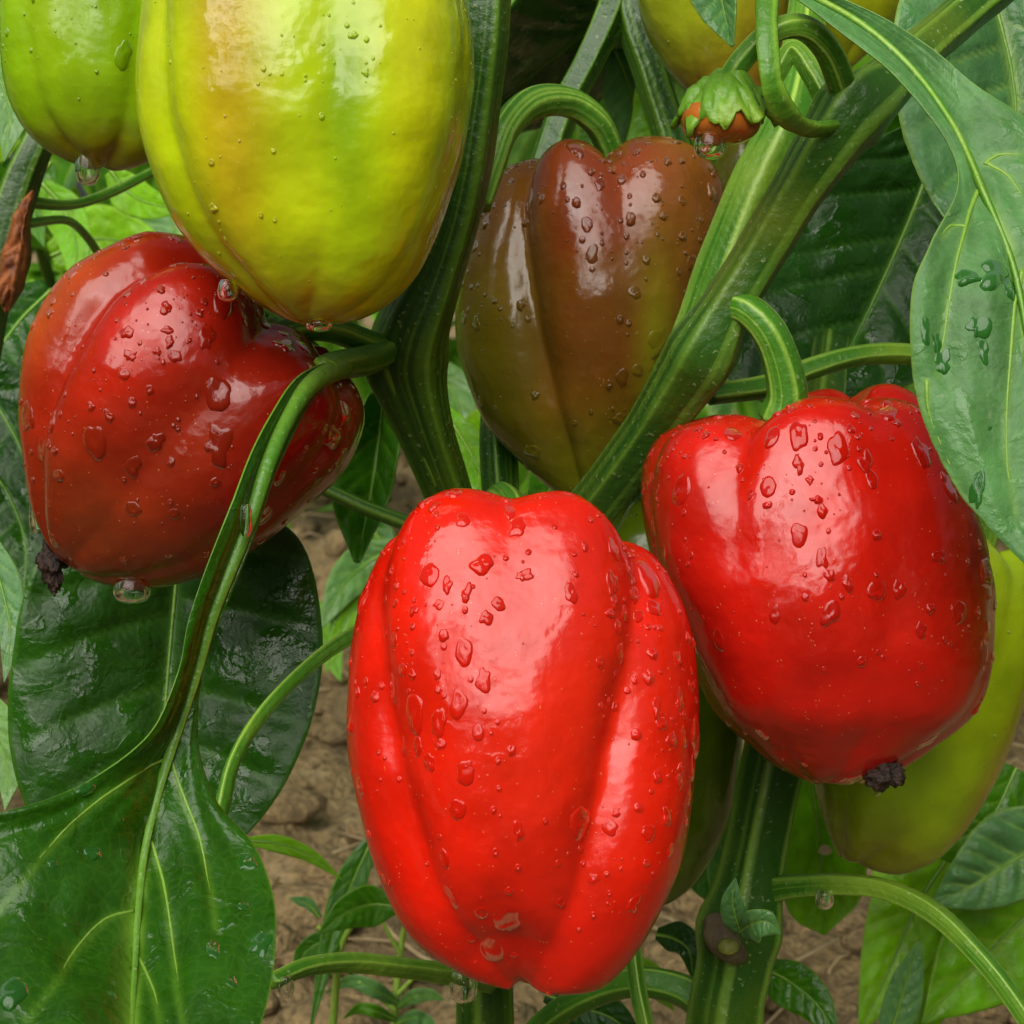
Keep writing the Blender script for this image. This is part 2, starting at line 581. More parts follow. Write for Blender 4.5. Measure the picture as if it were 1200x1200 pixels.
def pepper(label, axis_x, rows, d, colour, grooves, group='peppers hanging on the plants', roll=0.0, origin=None, tilt=0.0,
           depth=0.95, cav=0.13, hz=(), bz=(), seed=1.0, nth=176, nu=150, big=0, small=0, sexp=2.35, lump=0.026, bscale=1.0):
    """rows: (y, left x, right x) in photo pixels about axis_x, top to bottom (or about an origin when rolled)."""
    rows = np.asarray(rows, float)
    y0, y1 = rows[:, 0].min(), rows[:, 0].max()
    H = y1 - y0
    ctrl = []
    a0 = rows[0]
    m0l, m0r = axis_x - a0[1], a0[2] - axis_x
    for q, dep in ((0.0, cav), (0.3, cav * 0.92), (0.62, cav * 0.45), (0.85, cav * 0.1)):
        ctrl.append(((y0 + dep * H), m0l * q, m0r * q))
    for r_ in rows:
        ctrl.append((r_[0], axis_x - r_[1], r_[2] - axis_x))
    b0 = ctrl[-1]
    for q, dep in ((0.6, 0.004), (0.3, 0.016), (0.0, 0.022)):
        ctrl.append((y1 - dep * H, b0[1] * q, b0[2] * q))
    ctrl = np.asarray(ctrl)
    # even out by arc length
    c0 = cr(ctrl, 900)
    arc = np.r_[0, np.cumsum(np.linalg.norm(np.diff(c0[:, [0, 2]], axis=0), axis=1))]
    C = np.stack([np.interp(np.linspace(0, arc[-1], nu), arc, c0[:, k]) for k in range(3)], 1)
    C[:, 1:] = np.where(np.abs(C[:, 1:]) < 0.05, 0.05, C[:, 1:])
    s = (C[:, 0] - y0) / H
    th = np.linspace(0, 2 * np.pi, nth, endpoint=False)
    TH, SS = np.meshgrid(th, s)
    co, si = np.cos(TH), np.sin(TH)
    xl, xr = C[:, 1][:, None], C[:, 2][:, None]
    a = np.where(co > 0, xr, xl)
    cen = 0.5 * (xr - xl)
    b = depth * 0.5 * (xl + xr)
    r = 1 / (np.abs(co / a) ** sexp + np.abs(si / b) ** sexp) ** (1 / sexp)
    tun = np.clip(SS, 0, 1)
    sil = np.zeros_like(r)
    dzt = np.zeros_like(r)
    dzb = np.zeros_like(r)
    wt = sstep(0.42, 0.0, tun)
    wb = sstep(0.72, 1.0, tun)
    for (t0, t1, w, d0, d1, d2, z0, z1) in grooves:
        tg = np.radians(t0 + (t1 - t0) * tun)
        dd = (TH - tg + np.pi) % (2 * np.pi) - np.pi
        x = dd / math.radians(w)
        K = np.exp(-(np.sqrt(x * x + 0.03) - math.sqrt(0.03)))
        dep = np.where(tun < 0.5, d0 + (d1 - d0) * tun * 2, d1 + (d2 - d1) * (tun - .5) * 2)
        sil += dep * K
        dzt += z0 * K
        dzb += z1 * K
    r = r * (1 - np.clip(sil, 0, 0.6))

    def per(tab):
        if not len(tab):
            return np.zeros_like(th)
        t = np.array([k for k, _ in tab]) % 360
        v = np.array([k for _, k in tab], float)
        o_ = np.argsort(t)
        t, v = t[o_], v[o_]
        t2 = np.r_[t[-1] - 360, t, t[0] + 360]
        v2 = np.r_[v[-1], v, v[0]]
        dg = np.degrees(th)
        i = np.clip(np.searchsorted(t2, dg, 'right') - 1, 0, len(t2) - 2)
        f = (dg - t2[i]) / (t2[i + 1] - t2[i] + 1e-9)
        f = f * f * (3 - 2 * f)
        return v2[i] * (1 - f) + v2[i + 1] * f
    inner = np.clip(r / (0.5 * (xl + xr).max() * 0.5), 0, 1)
    Z = -C[:, 0][:, None] + (per(hz)[None, :] - dzt) * wt * inner - (per(bz)[None, :] - dzb) * wb * np.clip(inner * 1.2, 0, 1)
    # px offsets
    X = r * co
    Y = r * si
    mpp = d * MPP
    zc = -0.5 * (y0 + y1)
    loc = np.stack([X, Y, Z - zc], -1).reshape(-1, 3) * mpp
    rn = nz(loc, 24, seed) * 0.62 + nz(loc, 55, seed + 5) * 0.30 + nz(loc, 120, seed + 8) * 0.08
    ln = np.linalg.norm(loc[:, :2], axis=1)[:, None]
    loc[:, :2] *= (1 + lump * 1.6 * rn[:, None])
    loc[:, 2] += lump * 0.3 * H * mpp * rn * (ln[:, 0] / (ln.max()))
    # colour from local position (x in px, s)
    cxy = colour((X / (0.5 * (xl + xr).max())).ravel(), tun.ravel(), TH.ravel(), loc, seed)
    cxy = np.clip(cxy, 0.001, 0.9)
    # pose: tilt about the sideways axis, then roll about the view axis
    ct, st = math.cos(math.radians(tilt)), math.sin(math.radians(tilt))
    y_, z_ = loc[:, 1] * ct - loc[:, 2] * st, loc[:, 1] * st + loc[:, 2] * ct
    loc[:, 1], loc[:, 2] = y_, z_
    cr_, sr_ = math.cos(math.radians(roll)), math.sin(math.radians(roll))
    if origin is None:
        cpx, cpy = axis_x, 0.5 * (y0 + y1)
    else:
        mid = 0.5 * (y0 + y1)
        cpx = origin[0] - sr_ * mid * 1.0
        cpy = origin[1] + cr_ * mid
    x_, z_ = loc[:, 0] * cr_ - loc[:, 2] * -sr_ * 1.0, loc[:, 2] * cr_ + loc[:, 0] * -sr_
    loc[:, 0], loc[:, 2] = x_, z_
    cen_w = W(cpx, cpy, d)
    P = cen_w + loc[:, 0:1] * CX + loc[:, 1:2] * CF + loc[:, 2:3] * CU
    F = grid_faces(nu, nth, True)
    F = [f[::-1] for f in F]
    base = P[np.argmin(P[:, 2])].copy()
    rt = root('bell_pepper', base, label, 'pepper', group)
    body = mesh('body', P, F, SKIN, rt, cols=cxy)
    info = dict(root=rt, P=P, F=F, nth=nth, nu=nu, d=d, mpp=mpp, cen=cen_w, col=cxy, tip=P[-nth], cavity=P[:nth].mean(0), s=tun.ravel(),
                axis=(P[:nth].mean(0) - P[-nth:].mean(0)))
    if big or small:
        droplets(info, big, small, seed, bscale)
    BODIES.append(info)
    return info


def dome_geo(bvh, pos, nor, rad, hgt, ph, stretch, nr, nt_, irr, down):
    """A bead of water lying on the skin: rings snapped to the surface, raised in the middle."""
    n = Vector(nor)
    dn = Vector(down) - n * Vector(down).dot(n)
    if dn.length < 1e-6:
        dn = n.orthogonal()
    dn.normalize()
    sd_ = n.cross(dn)
    V, F = [], []
    am = [(random.uniform(-irr, irr) / (k ** 0.6), random.uniform(0, 6.28), k) for k in (1, 2, 3, 4, 5, 7)]
    lob = [1 + sum(a * math.cos(k * (2 * math.pi * j / nt_) + p_) for a, p_, k in am) for j in range(nt_)]
    p0 = Vector(pos)

    def snap(q, h):
        hit = bvh.find_nearest(q)
        if hit[0] is None:
            return q + n * h
        nn = hit[1]
        if nn.dot(n) < 0:
            nn = -nn
        return hit[0] + (nn * 0.7 + n * 0.3) * h
    V.append(snap(p0, hgt * (1 - irr * 0.5)))
    for i in range(1, nr + 1):
        f = i / nr
        prof = (max(0.0, 1 - f ** 2.6)) ** 0.62
        for j in range(nt_):
            a = 2 * math.pi * j / nt_
            rr = rad * f * max(0.25, lob[j])
            q = p0 + sd_ * (math.cos(a) * rr) + dn * (math.sin(a) * rr * stretch)
            h = hgt * prof * (1 + 0.35 * math.sin(a)) * (1 + irr * 0.9 * math.sin(3 * a + ph) * f)
            V.append(snap(q, h if i < nr else -0.0002))
    for j in range(nt_):
        F.append((0, 1 + j, 1 + (j + 1) % nt_))
    for i in range(1, nr):
        o1, o2 = 1 + (i - 1) * nt_, 1 + i * nt_
        for j in range(nt_):
            k = (j + 1) % nt_
            F.append((o1 + j, o2 + j, o2 + k, o1 + k))
    return [tuple(v) for v in V], F


def droplets(info, big, small, seed, bscale=1.0):
    P, F, nth, nu = info['P'], info['F'], info['nth'], info['nu']
    bvh = BVHTree.FromPolygons([tuple(p) for p in P], F)
    G = P.reshape(nu, nth, 3)
    du = np.gradient(G, axis=0)
    dt = np.roll(G, -1, 1) - np.roll(G, 1, 1)
    N = np.cross(dt, du)
    N /= np.linalg.norm(N, axis=2)[:, :, None] + 1e-12
    cen = G.mean((0, 1))
    if ((G - cen) * N).sum() < 0:
        N = -N
    N = N.reshape(-1, 3)
    vd = CO - P
    vd /= np.linalg.norm(vd, axis=1)[:, None]
    area = np.linalg.norm(np.cross(dt, du), axis=2).ravel()
    face = (N * vd).sum(1)
    up = N @ CU
    w = area * (face > 0.12) * (0.2 + 1.2 * np.clip(up + 0.35, 0, 1)) * (0.15 + np.clip(0.6 + 2.2 * nz(P, 45, seed + 21), 0, 1.6)) * (info['s'] > 0.0)
    w[:nth * 16] = 0
    w /= w.sum()
    rs = np.random.default_rng(int(seed * 31) + 3)
    random.seed(int(seed * 17) + 1)
    idx = rs.choice(len(P), big, p=w)
    down = -CU
    taken = []
    for q, i in enumerate(idx):
        px = rs.choice(np.array([3.4, 5.0, 7.0, 9.5, 12.5, 16.0]) * bscale, p=[0.28, 0.25, 0.22, 0.15, 0.07, 0.03]) * rs.uniform(0.85, 1.2)
        rad = px * info['mpp']
        if any(np.linalg.norm(P[i] - t) < (rad + tr) * 1.15 for t, tr in taken):
            continue
        taken.append((P[i], rad))
        irr = 0.05 if px < 4.3 else rs.uniform(0.12, 0.42)
        st_ = rs.uniform(1.0, 1.4) if px < 6 else rs.uniform(0.75, 1.9)
        V, Fc = dome_geo(bvh, P[i], N[i], rad, rad * rs.uniform(0.32, 0.5) * (0.45 if px > 7 else 0.9), rs.uniform(0, 6), st_, 7, 22, irr, down)
        cc = info['col'][i] * 1.05
        mesh('water_droplet', V, Fc, BEAD, info['root'], cols=np.tile(cc, (len(V), 1)))
    idx = rs.choice(len(P), small, p=w)
    AV, AF, AC = [], [], []
    for i in idx:
        rad = rs.choice([0.9, 1.4, 2.0, 2.8], p=[0.4, 0.3, 0.2, 0.1]) * info['mpp'] * rs.uniform(0.8, 1.2)
        V, Fc = dome_geo(bvh, P[i], N[i], rad, rad * rs.uniform(0.45, 0.7), 0, rs.uniform(1, 1.3), 3, 9, 0.03, down)
        o_ = len(AV)
        AV += V
        AC += [info['col'][i] * 1.05] * len(V)
        AF += [tuple(k + o_ for k in f) for f in Fc]
    o = mesh('fine_droplets', AV, AF, BEAD, info['root'], cols=np.array(AC))
    o['kind'] = 'stuff'


def pedicel(info, pts, ribs=5, amp=0.08, mat_=None, seed=0.0):
    return tube('pedicel', pts, info['root'], mat_ or STEM_PALE, ribs=ribs, amp=amp, seed=seed, lump=0.03)


def calyx(info, centre, axis, rad, drop, n=6, point=0.35, bump=0.0, seed=0.0, mat_=None, thick=0.0012):
    """A star-edged green cap; centre and axis in world space, rad and drop in metres."""
    ax = Vector(axis).normalized()
    u = ax.orthogonal().normalized()
    v = ax.cross(u)
    nr, nt_ = 16, 72
    V, rb = [], []
    for i in range(nr):
        f = i / (nr - 1)
        for j in range(nt_):
            a = 2 * math.pi * j / nt_
            tri = abs(((a * n / (2 * math.pi) + seed) % 1) * 2 - 1)
            rr = rad * f * (1 + point * (tri ** 1.6 - 0.4) * sstep(0.35, 1.0, f))
            dz = -drop * (f ** 2.2) * (1 + 0.5 * (tri - 0.5) * f)
            q = noise.noise(Vector((math.cos(a) * f * 4, math.sin(a) * f * 4, seed + 3)))
            dz += bump * q * rad * (0.4 + f)
            rr *= 1 + bump * 0.6 * noise.noise(Vector((math.cos(a) * f * 7, math.sin(a) * f * 7, seed + 9)))
            V.append(np.array(Vector(centre) + u * (math.cos(a) * rr) + v * (math.sin(a) * rr) + ax * dz))
            rb.append(0.35 + 0.4 * (tri > 0.85) * f)
    o = mesh('calyx', V, grid_faces(nr, nt_, True), mat_ or CALYX, info['root'], {'rib': rb})
    md = o.modifiers.new('thickness', 'SOLIDIFY')
    md.thickness = thick
    return o


def scar(info, at, size, seed, stretch=(1, 1, 1)):
    bm = bmesh.new()
    bmesh.ops.create_icosphere(bm, subdivisions=4, radius=1)
    V = []
    for v in bm.verts:
        p = v.co
        q = 1 + 0.5 * noise.noise(p * 1.7 + Vector((seed, 0, 0))) + 0.35 * noise.noise(p * 5 + Vector((0, seed, 0)))
        p2 = p * q
        V.append(np.asarray(at) + size * (CX * p2.x * stretch[0] + CF * p2.y * stretch[1] + CU * p2.z * stretch[2]))
    bm.verts.index_update()
    F = [tuple(v.index for v in f.verts) for f in bm.faces]
    bm.free()
    return mesh('dried_blossom_end', V, F, SCAR, info['root'])


def hanging_drop(label, px, py, d, w, h, cat='water drop'):
    """A teardrop hanging from its top point (px, py); w and h in photo pixels."""
    k = d * MPP
    prof = [(0.34, 0.30), (0.42, 0.14), (0.47, -0.06), (0.50, -0.30), (0.49, -0.52), (0.44, -0.72), (0.33, -0.88), (0.18, -0.97), (0.0, -1.0)]
    q = cr(prof, 26)
    nt_ = 28
    V = []
    for r_, z in q:
        for j in range(nt_):
            a = 2 * math.pi * j / nt_
            V.append(CX * (max(r_, 0) * w * k * math.cos(a)) + CF * (max(r_, 0) * w * k * math.sin(a)) + CU * (z * h * k))
    V = np.array(V)
    F = grid_faces(len(q), nt_, True)
    F.append(tuple(range(nt_)))
    base = W(px, py, d)
    o = mesh('water_drop', V + base, F, WATER, None, loc=base)
    o['label'] = label
    o['category'] = cat
    o['group'] = 'water drops hanging after rain'
    return o


# ------------------------------------------------------------------ ground
def soil_height(x, y):
    v = 0.030 * noise.noise(Vector((x * 2.2, y * 2.2, 0.3))) + 0.030 * noise.noise(Vector((x * 7, y * 7, 1.7)))
    c = noise.noise(Vector((x * 17, y * 17, 4.1)))
    v += 0.032 * abs(c) + 0.018 * abs(noise.noise(Vector((x * 42, y * 42, 2.1)))) + 0.004 * noise.noise(Vector((x * 110, y * 110, 7.1)))
    fade = max(0.0, min(1.0, (14 - math.hypot(x, y)) / 8))
    return v * fade - 0.03


def soil():
    m, n, o = mat('soil')
    tc = nd(n, 'ShaderNodeTexCoord')
    n1 = nd(n, 'ShaderNodeTexNoise', Scale=9.0, Detail=8.0, Roughness=0.7)
    n.links.new(tc.outputs['Object'], n1.inputs['Vector'])
    c = ramp(n, n1.outputs[0], [(0.3, (0.10, 0.072, 0.034)), (0.55, (0.29, 0.20, 0.088)), (0.75, (0.42, 0.33, 0.19))])
    n2 = nd(n, 'ShaderNodeTexNoise', Scale=160.0, Detail=6.0)
    n.links.new(tc.outputs['Object'], n2.inputs['Vector'])
    c = mixc(n, 1.0, c, ramp(n, n2.outputs[0], [(0.3, g(0.6)), (0.7, g(1.35))]), 'MULTIPLY')
    p = nd(n, 'ShaderNodeBsdfPrincipled', Roughness=0.85)
    n.links.new(c, p.inputs['Base Color'])
    b = nd(n, 'ShaderNodeBump', Strength=0.9, Distance=0.012)
    n.links.new(n2.outputs[0], b.inputs['Height'])
    n.links.new(b.outputs[0], p.inputs['Normal'])
    n.links.new(p.outputs[0], o.inputs['Surface'])
    xs = np.concatenate([-np.geomspace(90, 0.85, 30)[:-1], np.linspace(-0.85, 0.85, 190), np.geomspace(0.85, 90, 30)[1:]])
    ys = np.concatenate([-np.geomspace(90, 0.3, 16)[:-1], np.linspace(-0.3, 0.75, 30)[:-1], 0.75 + np.geomspace(0.008, 99, 330)])
    V = [(x, y, soil_height(x, y)) for y in ys for x in xs]
    ob = mesh('ground', V, grid_faces(len(ys), len(xs)), m)
    ob['kind'] = 'structure'
    ob['label'] = 'cloddy brown soil between the plant rows'
    # loose clods and crumbs
    bm = bmesh.new()
    bmesh.ops.create_icosphere(bm, subdivisions=2, radius=1)
    tv = [v.co.copy() for v in bm.verts]
    tf = [tuple(v.index for v in f.verts) for f in bm.faces]
    bm.free()
    AV, AF = [], []
    for k in range(1500):
        y = 0.8 + random.random() ** 1.6 * 3.2
        x = random.uniform(-0.45, 0.5) * (0.55 + y * 0.45)
        r = random.choice([0.004, 0.006, 0.009, 0.014, 0.022]) * random.uniform(0.7, 1.3)
        z = soil_height(x, y) + r * 0.25
        sx, sy, sz = random.uniform(.8, 1.4), random.uniform(.8, 1.3), random.uniform(.55, .9)
        o_ = len(AV)
        for v in tv:
            q = 1 + 0.4 * noise.noise(v * 1.4 + Vector((k, 0, 0))) + 0.2 * noise.noise(v * 3.5 + Vector((0, k, 0)))
            AV.append((x + v.x * r * sx * q, y + v.y * r * sy * q, z + v.z * r * sz * q))
        AF += [tuple(i + o_ for i in f) for f in tf]
    cl = mesh('soil_clods', AV, AF, m)
    cl['kind'] = 'stuff'
    cl['label'] = 'loose clods and crumbs of brown soil'
    AV, AF = [], []
    for k in range(320):
        y = 0.85 + random.random() ** 1.4 * 2.2
        x = random.uniform(-0.4, 0.45) * (0.55 + y * 0.45)
        a = random.uniform(0, 3.14)
        ln = random.uniform(0.015, 0.06)
        p0 = np.array((x, y, soil_height(x, y) + 0.006))
        dv = np.array((math.cos(a), math.sin(a), random.uniform(-.1, .15))) * ln
        P = np.linspace(p0 - dv, p0 + dv, 4) + rng.normal(0, 0.002, (4, 3))
        V, F, _ = tube_geo(P, np.full(4, random.uniform(0.0006, 0.0016)), 0, 0, 5)
        o_ = len(AV)
        AV += V.tolist()
        AF += [tuple(i + o_ for i in f) for f in F]
    st = mesh('straw_litter', AV, AF, STRAW)
    st['kind'] = 'stuff'
    st['label'] = 'bits of pale dry straw scattered on the soil'


soil()


# ------------------------------------------------------------------ pepper colours
def blend(base, blobs, x, s, extra=None):
    c = np.tile(np.array(base, float), (len(x), 1))
    for (bx, bs, rx, rs_, col_, k) in blobs:
        w = k * np.exp(-(((x - bx) / rx) ** 2 + ((s - bs) / rs_) ** 2))
        c = c * (1 - w[:, None]) + np.array(col_) * w[:, None]
    return c


def colour_of(base, blobs=(), streak=0.0, streak_col=(0, 0, 0), patch=0.0, patch_col=(0, 0, 0)):
    def f(x, s, th, loc, seed):
        c = blend(base, blobs, x, s)
        if streak:
            q = np.array([noise.noise(Vector((math.cos(t) * 5, math.sin(t) * 5, v * 1.3 + seed))) for t, v in zip(th, s)])
            w = streak * sstep(-0.1, 0.5, q)
            c = c * (1 - w[:, None]) + np.array(streak_col) * w[:, None]
        if patch:
            q = nz(loc, 32, seed + 11)
            w = patch * sstep(-0.05, 0.45, q)
            c = c * (1 - w[:, None]) + np.array(patch_col) * w[:, None]
        return c
    return f


RED = (0.62, 0.009, 0.002)
RED_DEEP = (0.40, 0.008, 0.004)
ORANGE = (0.62, 0.10, 0.006)

# centre front red pepper
p_front = pepper('bright red bell pepper, largest and frontmost, hanging in the lower middle', 612,
    [(589, 482, 726), (595, 458, 752), (614, 438, 778), (660, 419, 799), (735, 406, 814), (820, 402, 821), (900, 409, 817), (965, 424, 806),
     (1025, 444, 789), (1080, 468, 762), (1118, 500, 735), (1144, 545, 708), (1153, 590, 680)],
    0.455, colour_of(RED, [(0.2, 0.45, 0.6, 0.4, (0.64, 0.02, 0.006), 0.8)], patch=0.35, patch_col=RED_DEEP),
    [(208, 238, 13, .10, .16, .12, 20, 14), (322, 288, 16, .13, .23, .15, 26, 16), (264, 268, 22, .05, .02, .02, 14, 4),
     (30, 40, 15, .1, .1, .1, 30, 20), (95, 95, 15, .1, .1, .1, 30, 20), (160, 150, 15, .1, .1, .1, 30, 20)],
    hz=[(190, -22), (235, 10), (262, 5), (292, 8), (335, -34), (0, -40), (90, 0), (140, -5)], bz=[(262, -40), (215, -8), (310, 8), (340, 4), (90, -6)],
    tilt=-10, sexp=2.8, lump=.036, bscale=1.1, seed=1.0, big=300, small=240)

p_right = pepper('red bell pepper with black dried tip, at right below the big pale leaf', 955,
    [(470, 838, 1040), (477, 802, 1072), (492, 771, 1095), (520, 755, 1110), (560, 750, 1124), (620, 757, 1152), (680, 773, 1167), (740, 794, 1168), (790, 813, 1158), (840, 838, 1134),
     (880, 880, 1088), (900, 906, 1060), (912, 935, 1036), (917, 955, 1012)],
    0.50, colour_of(RED_DEEP, [(-0.1, 0.3, 1.0, 0.5, (0.54, 0.009, 0.003), 0.7), (1.0, 0.55, 0.22, 0.35, ORANGE, 0.55)], patch=0.3, patch_col=(0.32, 0.006, 0.003)),
    [(232, 240, 15, .15, .03, .04, 34, 8), (292, 286, 18, .05, .06, .06, 20, 8), (342, 330, 15, .14, .07, .07, 40, 8),
     (50, 50, 16, .1, .08, .08, 26, 8), (120, 120, 16, .1, .08, .08, 30, 8), (185, 190, 16, .07, .03, .04, 18, 6)],
    hz=[(205, -8), (262, 4), (318, 10), (10, 38), (60, 44), (100, 30), (150, 0)], bz=[(300, 0), (220, -6), (340, -2)], tilt=-5, seed=2.0, lump=.036, big=190, small=240, sexp=2.8)

p_left = pepper('dark red bell pepper tilted sideways at the left, brown dried tip pointing down left', 0,
    [(-16, -105, 90), (-2, -140, 140), (22, -174, 172), (68, -197, 188), (115, -209, 187), (191, -194, 172), (260, -154, 149), (300, -118, 126),
     (340, -76, 92), (360, -44, 62), (370, -18, 30)],
    0.50, colour_of((0.21, 0.006, 0.003), [(-0.35, 0.45, 0.35, 0.4, (0.44, 0.012, 0.003), 0.85), (0.2, 0.85, 0.7, 0.25, (0.18, 0.035, 0.007), 0.8), (-1.0, .45, .25, .5, (0.42, 0.075, .008), .75), (0.25, .5, .25, .4, (0.22, 0.018, .004), .6)],
                    patch=0.35, patch_col=(0.20, 0.012, 0.004)),
    [(222, 226, 12, .20, .20, .13, 44, 16), (282, 282, 17, .11, .09, .05, 34, 8), (332, 326, 17, .09, .09, .06, 16, 10),
     (40, 40, 16, .12, .1, .08, 26, 16), (120, 120, 16, .1, .1, .08, 30, 16)],
    roll=38.5, origin=(310, 370), hz=[(185, 12), (245, 14), (300, 4), (350, 6)], cav=.07, lump=.034, sexp=2.6, tilt=-3, seed=3.0, big=160, small=240)

p_yellow = pepper('large yellow-green bell pepper with an orange-brown blush, hanging at the top left', 358,
    [(-128, 268, 448), (-120, 235, 482), (-98, 200, 516), (-55, 175, 540), (0, 166, 552), (70, 160, 557), (130, 161, 553), (190, 171, 543),
     (255, 198, 523), (308, 237, 499), (340, 274, 476), (360, 300, 454), (374, 328, 430), (381, 350, 402)],
    0.455, colour_of((0.37, 0.51, 0.003), [(-0.35, 0.35, 0.22, 0.5, (0.43, 0.22, 0.008), 0.75), (-0.30, 0.75, 0.25, 0.3, (0.42, 0.27, 0.008), 0.6), (0.32, 0.58, 0.14, 0.22, (0.16, 0.30, 0.004), 0.85),
                                          (0.35, 0.15, 0.2, 0.25, (0.34, 0.42, 0.006), 0.6), (-0.95, 0.5, 0.25, 0.5, (0.33, 0.40, 0.006), 0.8), (0.06, 0.80, 0.2, 0.12, (0.45, 0.52, 0.006), 0.7),
                                          (0.0, 0.98, 0.35, 0.06, (0.30, 0.13, 0.01), 0.7), (0.7, 0.45, 0.2, 0.6, (0.50, 0.52, 0.006), 0.7)], streak=0.16, streak_col=(0.42, 0.34, 0.005)),
    [(212, 226, 14, .15, .16, .10, 20, 10), (290, 286, 20, .06, .08, .06, 18, 10), (345, 335, 18, .08, .05, .04, 20, 8),
     (50, 50, 16, .1, .1, .1, 26, 16), (125, 125, 16, .1, .1, .1, 30, 16)],
    tilt=-4, sexp=3.0, lump=.036, bscale=.6, seed=4.0, big=60, small=240, bz=[(255, 4), (215, -6), (310, 2)])

p_green = pepper('green bell pepper with a drop at its tip, cut by the upper left corner', 116,
    [(-140, 70, 160), (-132, 42, 190), (-105, 18, 212), (-50, 5, 226), (10, 2, 230), (62, 3, 230), (110, 9, 224), (150, 25, 212), (178, 47, 194), (192, 70, 172), (198, 95, 145)],
    0.52, colour_of((0.19, 0.36, 0.003), [(0.0, 0.75, 0.5, 0.3, (0.15, 0.25, 0.004), 0.7), (-0.3, 0.35, 0.4, 0.4, (0.25, 0.38, 0.006), 0.7), (0.0, 1.0, 0.8, 0.10, (0.22, 0.15, 0.01), 0.7)], streak=0.2, streak_col=(0.25, 0.36, 0.006)),
    [(226, 240, 15, .10, .10, .10, 20, 18), (310, 300, 17, .08, .08, .08, 20, 14), (20, 20, 18, .1, .08, .08, 20, 12), (90, 90, 16, .1, .1, .1, 26, 16), (160, 160, 16, .1, .1, .1, 30, 16)],
    tilt=3, bscale=.6, seed=5.0, big=16, small=110, bz=[(215, -4), (265, 2), (320, 4)])

BROWN, OLIVE = (0.135, 0.025, 0.006), (0.11, 0.085, 0.005)
p_brown = pepper('brown and olive bell pepper turning red, hanging in the middle behind the forked stem', 688,
    [(180, 618, 800), (188, 594, 838), (206, 573, 866), (246, 555, 876), (304, 538, 870), (352, 531, 856), (402, 532, 838), (452, 545, 810), (502, 568, 774), (542, 602, 742), (570, 634, 714), (586, 657, 692)],
    0.575, colour_of(BROWN, [(0.45, 0.72, 0.16, 0.4, (0.20, 0.21, 0.008), 0.9), (-0.75, 0.75, 0.45, 0.5, (0.115, 0.12, 0.005), 0.9), (-0.1, 0.5, 0.2, 0.4, (0.18, 0.030, 0.006), 0.8), (0.2, 0.12, 0.8, 0.2, (0.20, 0.035, 0.010), 0.7),
                             (0.0, 1.0, 0.8, 0.22, (0.14, 0.16, 0.006), 0.9), (-0.5, 0.4, 0.2, 0.3, (0.15, 0.09, 0.012), 0.5), (0.75, .3, .3, .4, (0.19, .09, .012), .6)], patch=0.3, patch_col=OLIVE),
    [(231, 250, 11, .20, .20, .18, 30, 10), (283, 285, 13, .10, .02, .02, 34, 4), (342, 325, 15, .06, .06, .05, 20, 10), (30, 30, 15, .1, .1, .1, 26, 10), (90, 90, 15, .1, .1, .1, 26, 10), (165, 165, 16, .1, .08, .06, 24, 10)],
    hz=[(205, -6), (258, 6), (310, 10), (0, -12)], tilt=-7, bscale=.85, seed=6.0, big=180, small=220)

p_lime = pepper('half hidden lime green bell pepper at the right edge behind the black-tipped red one', 0,
    [(-22, -60, 60), (-8, -95, 92), (40, -122, 112), (107, -126, 120), (220, -110, 126), (300, -80, 117), (350, -52, 100), (374, -30, 82), (388, -16, 64), (393, -8, 44)],
    0.585, colour_of((0.25, 0.38, 0.006), [(0.2, 0.35, 0.4, 0.3, (0.40, 0.48, 0.008), 0.8), (0.1, 0.62, 0.25, 0.3, (0.13, 0.22, 0.008), 0.8), (-0.2, .8, .25, .2, (0.22, 0.34, .01), .8), (0.95, 0.7, 0.2, 0.4, (0.36, 0.17, 0.012), 0.7), (0.2, 1.0, 0.8, 0.15, (0.20, 0.16, 0.012), 0.7)]),
    [(235, 240, 16, .08, .06, .06, 20, 10), (300, 295, 18, .07, .05, .05, 20, 10), (30, 30, 16, .1, .1, .1, 20, 8), (110, 110, 16, .1, .1, .1, 20, 8), (170, 170, 16, .1, .1, .1, 20, 8)],
    roll=20.5, origin=(1130, 640), tilt=2, seed=7.0, small=60, big=3)

p_back = pepper('dark olive bell pepper wedged behind the two bright red peppers', 755,
    [(578, 710, 790), (586, 685, 815), (620, 655, 845), (680, 642, 866), (780, 640, 874), (870, 648, 870), (940, 668, 862), (1000, 695, 838), (1040, 722, 812), (1060, 745, 785)],
    0.60, colour_of((0.075, 0.13, 0.004), [(0.3, 0.8, 0.5, 0.3, (0.07, 0.11, 0.004), 0.6), (0, 0.1, 0.8, 0.15, (0.2, 0.33, 0.01), 0.7)]),
    [(235, 240, 16, .08, .06, .06, 20, 10), (305, 300, 18, .07, .05, .05, 20, 10), (30, 30, 16, .1, .1, .1, 20, 8), (110, 110, 16, .1, .1, .1, 20, 8), (170, 170, 16, .1, .1, .1, 20, 8)],
    tilt=2, seed=8.0, small=30)

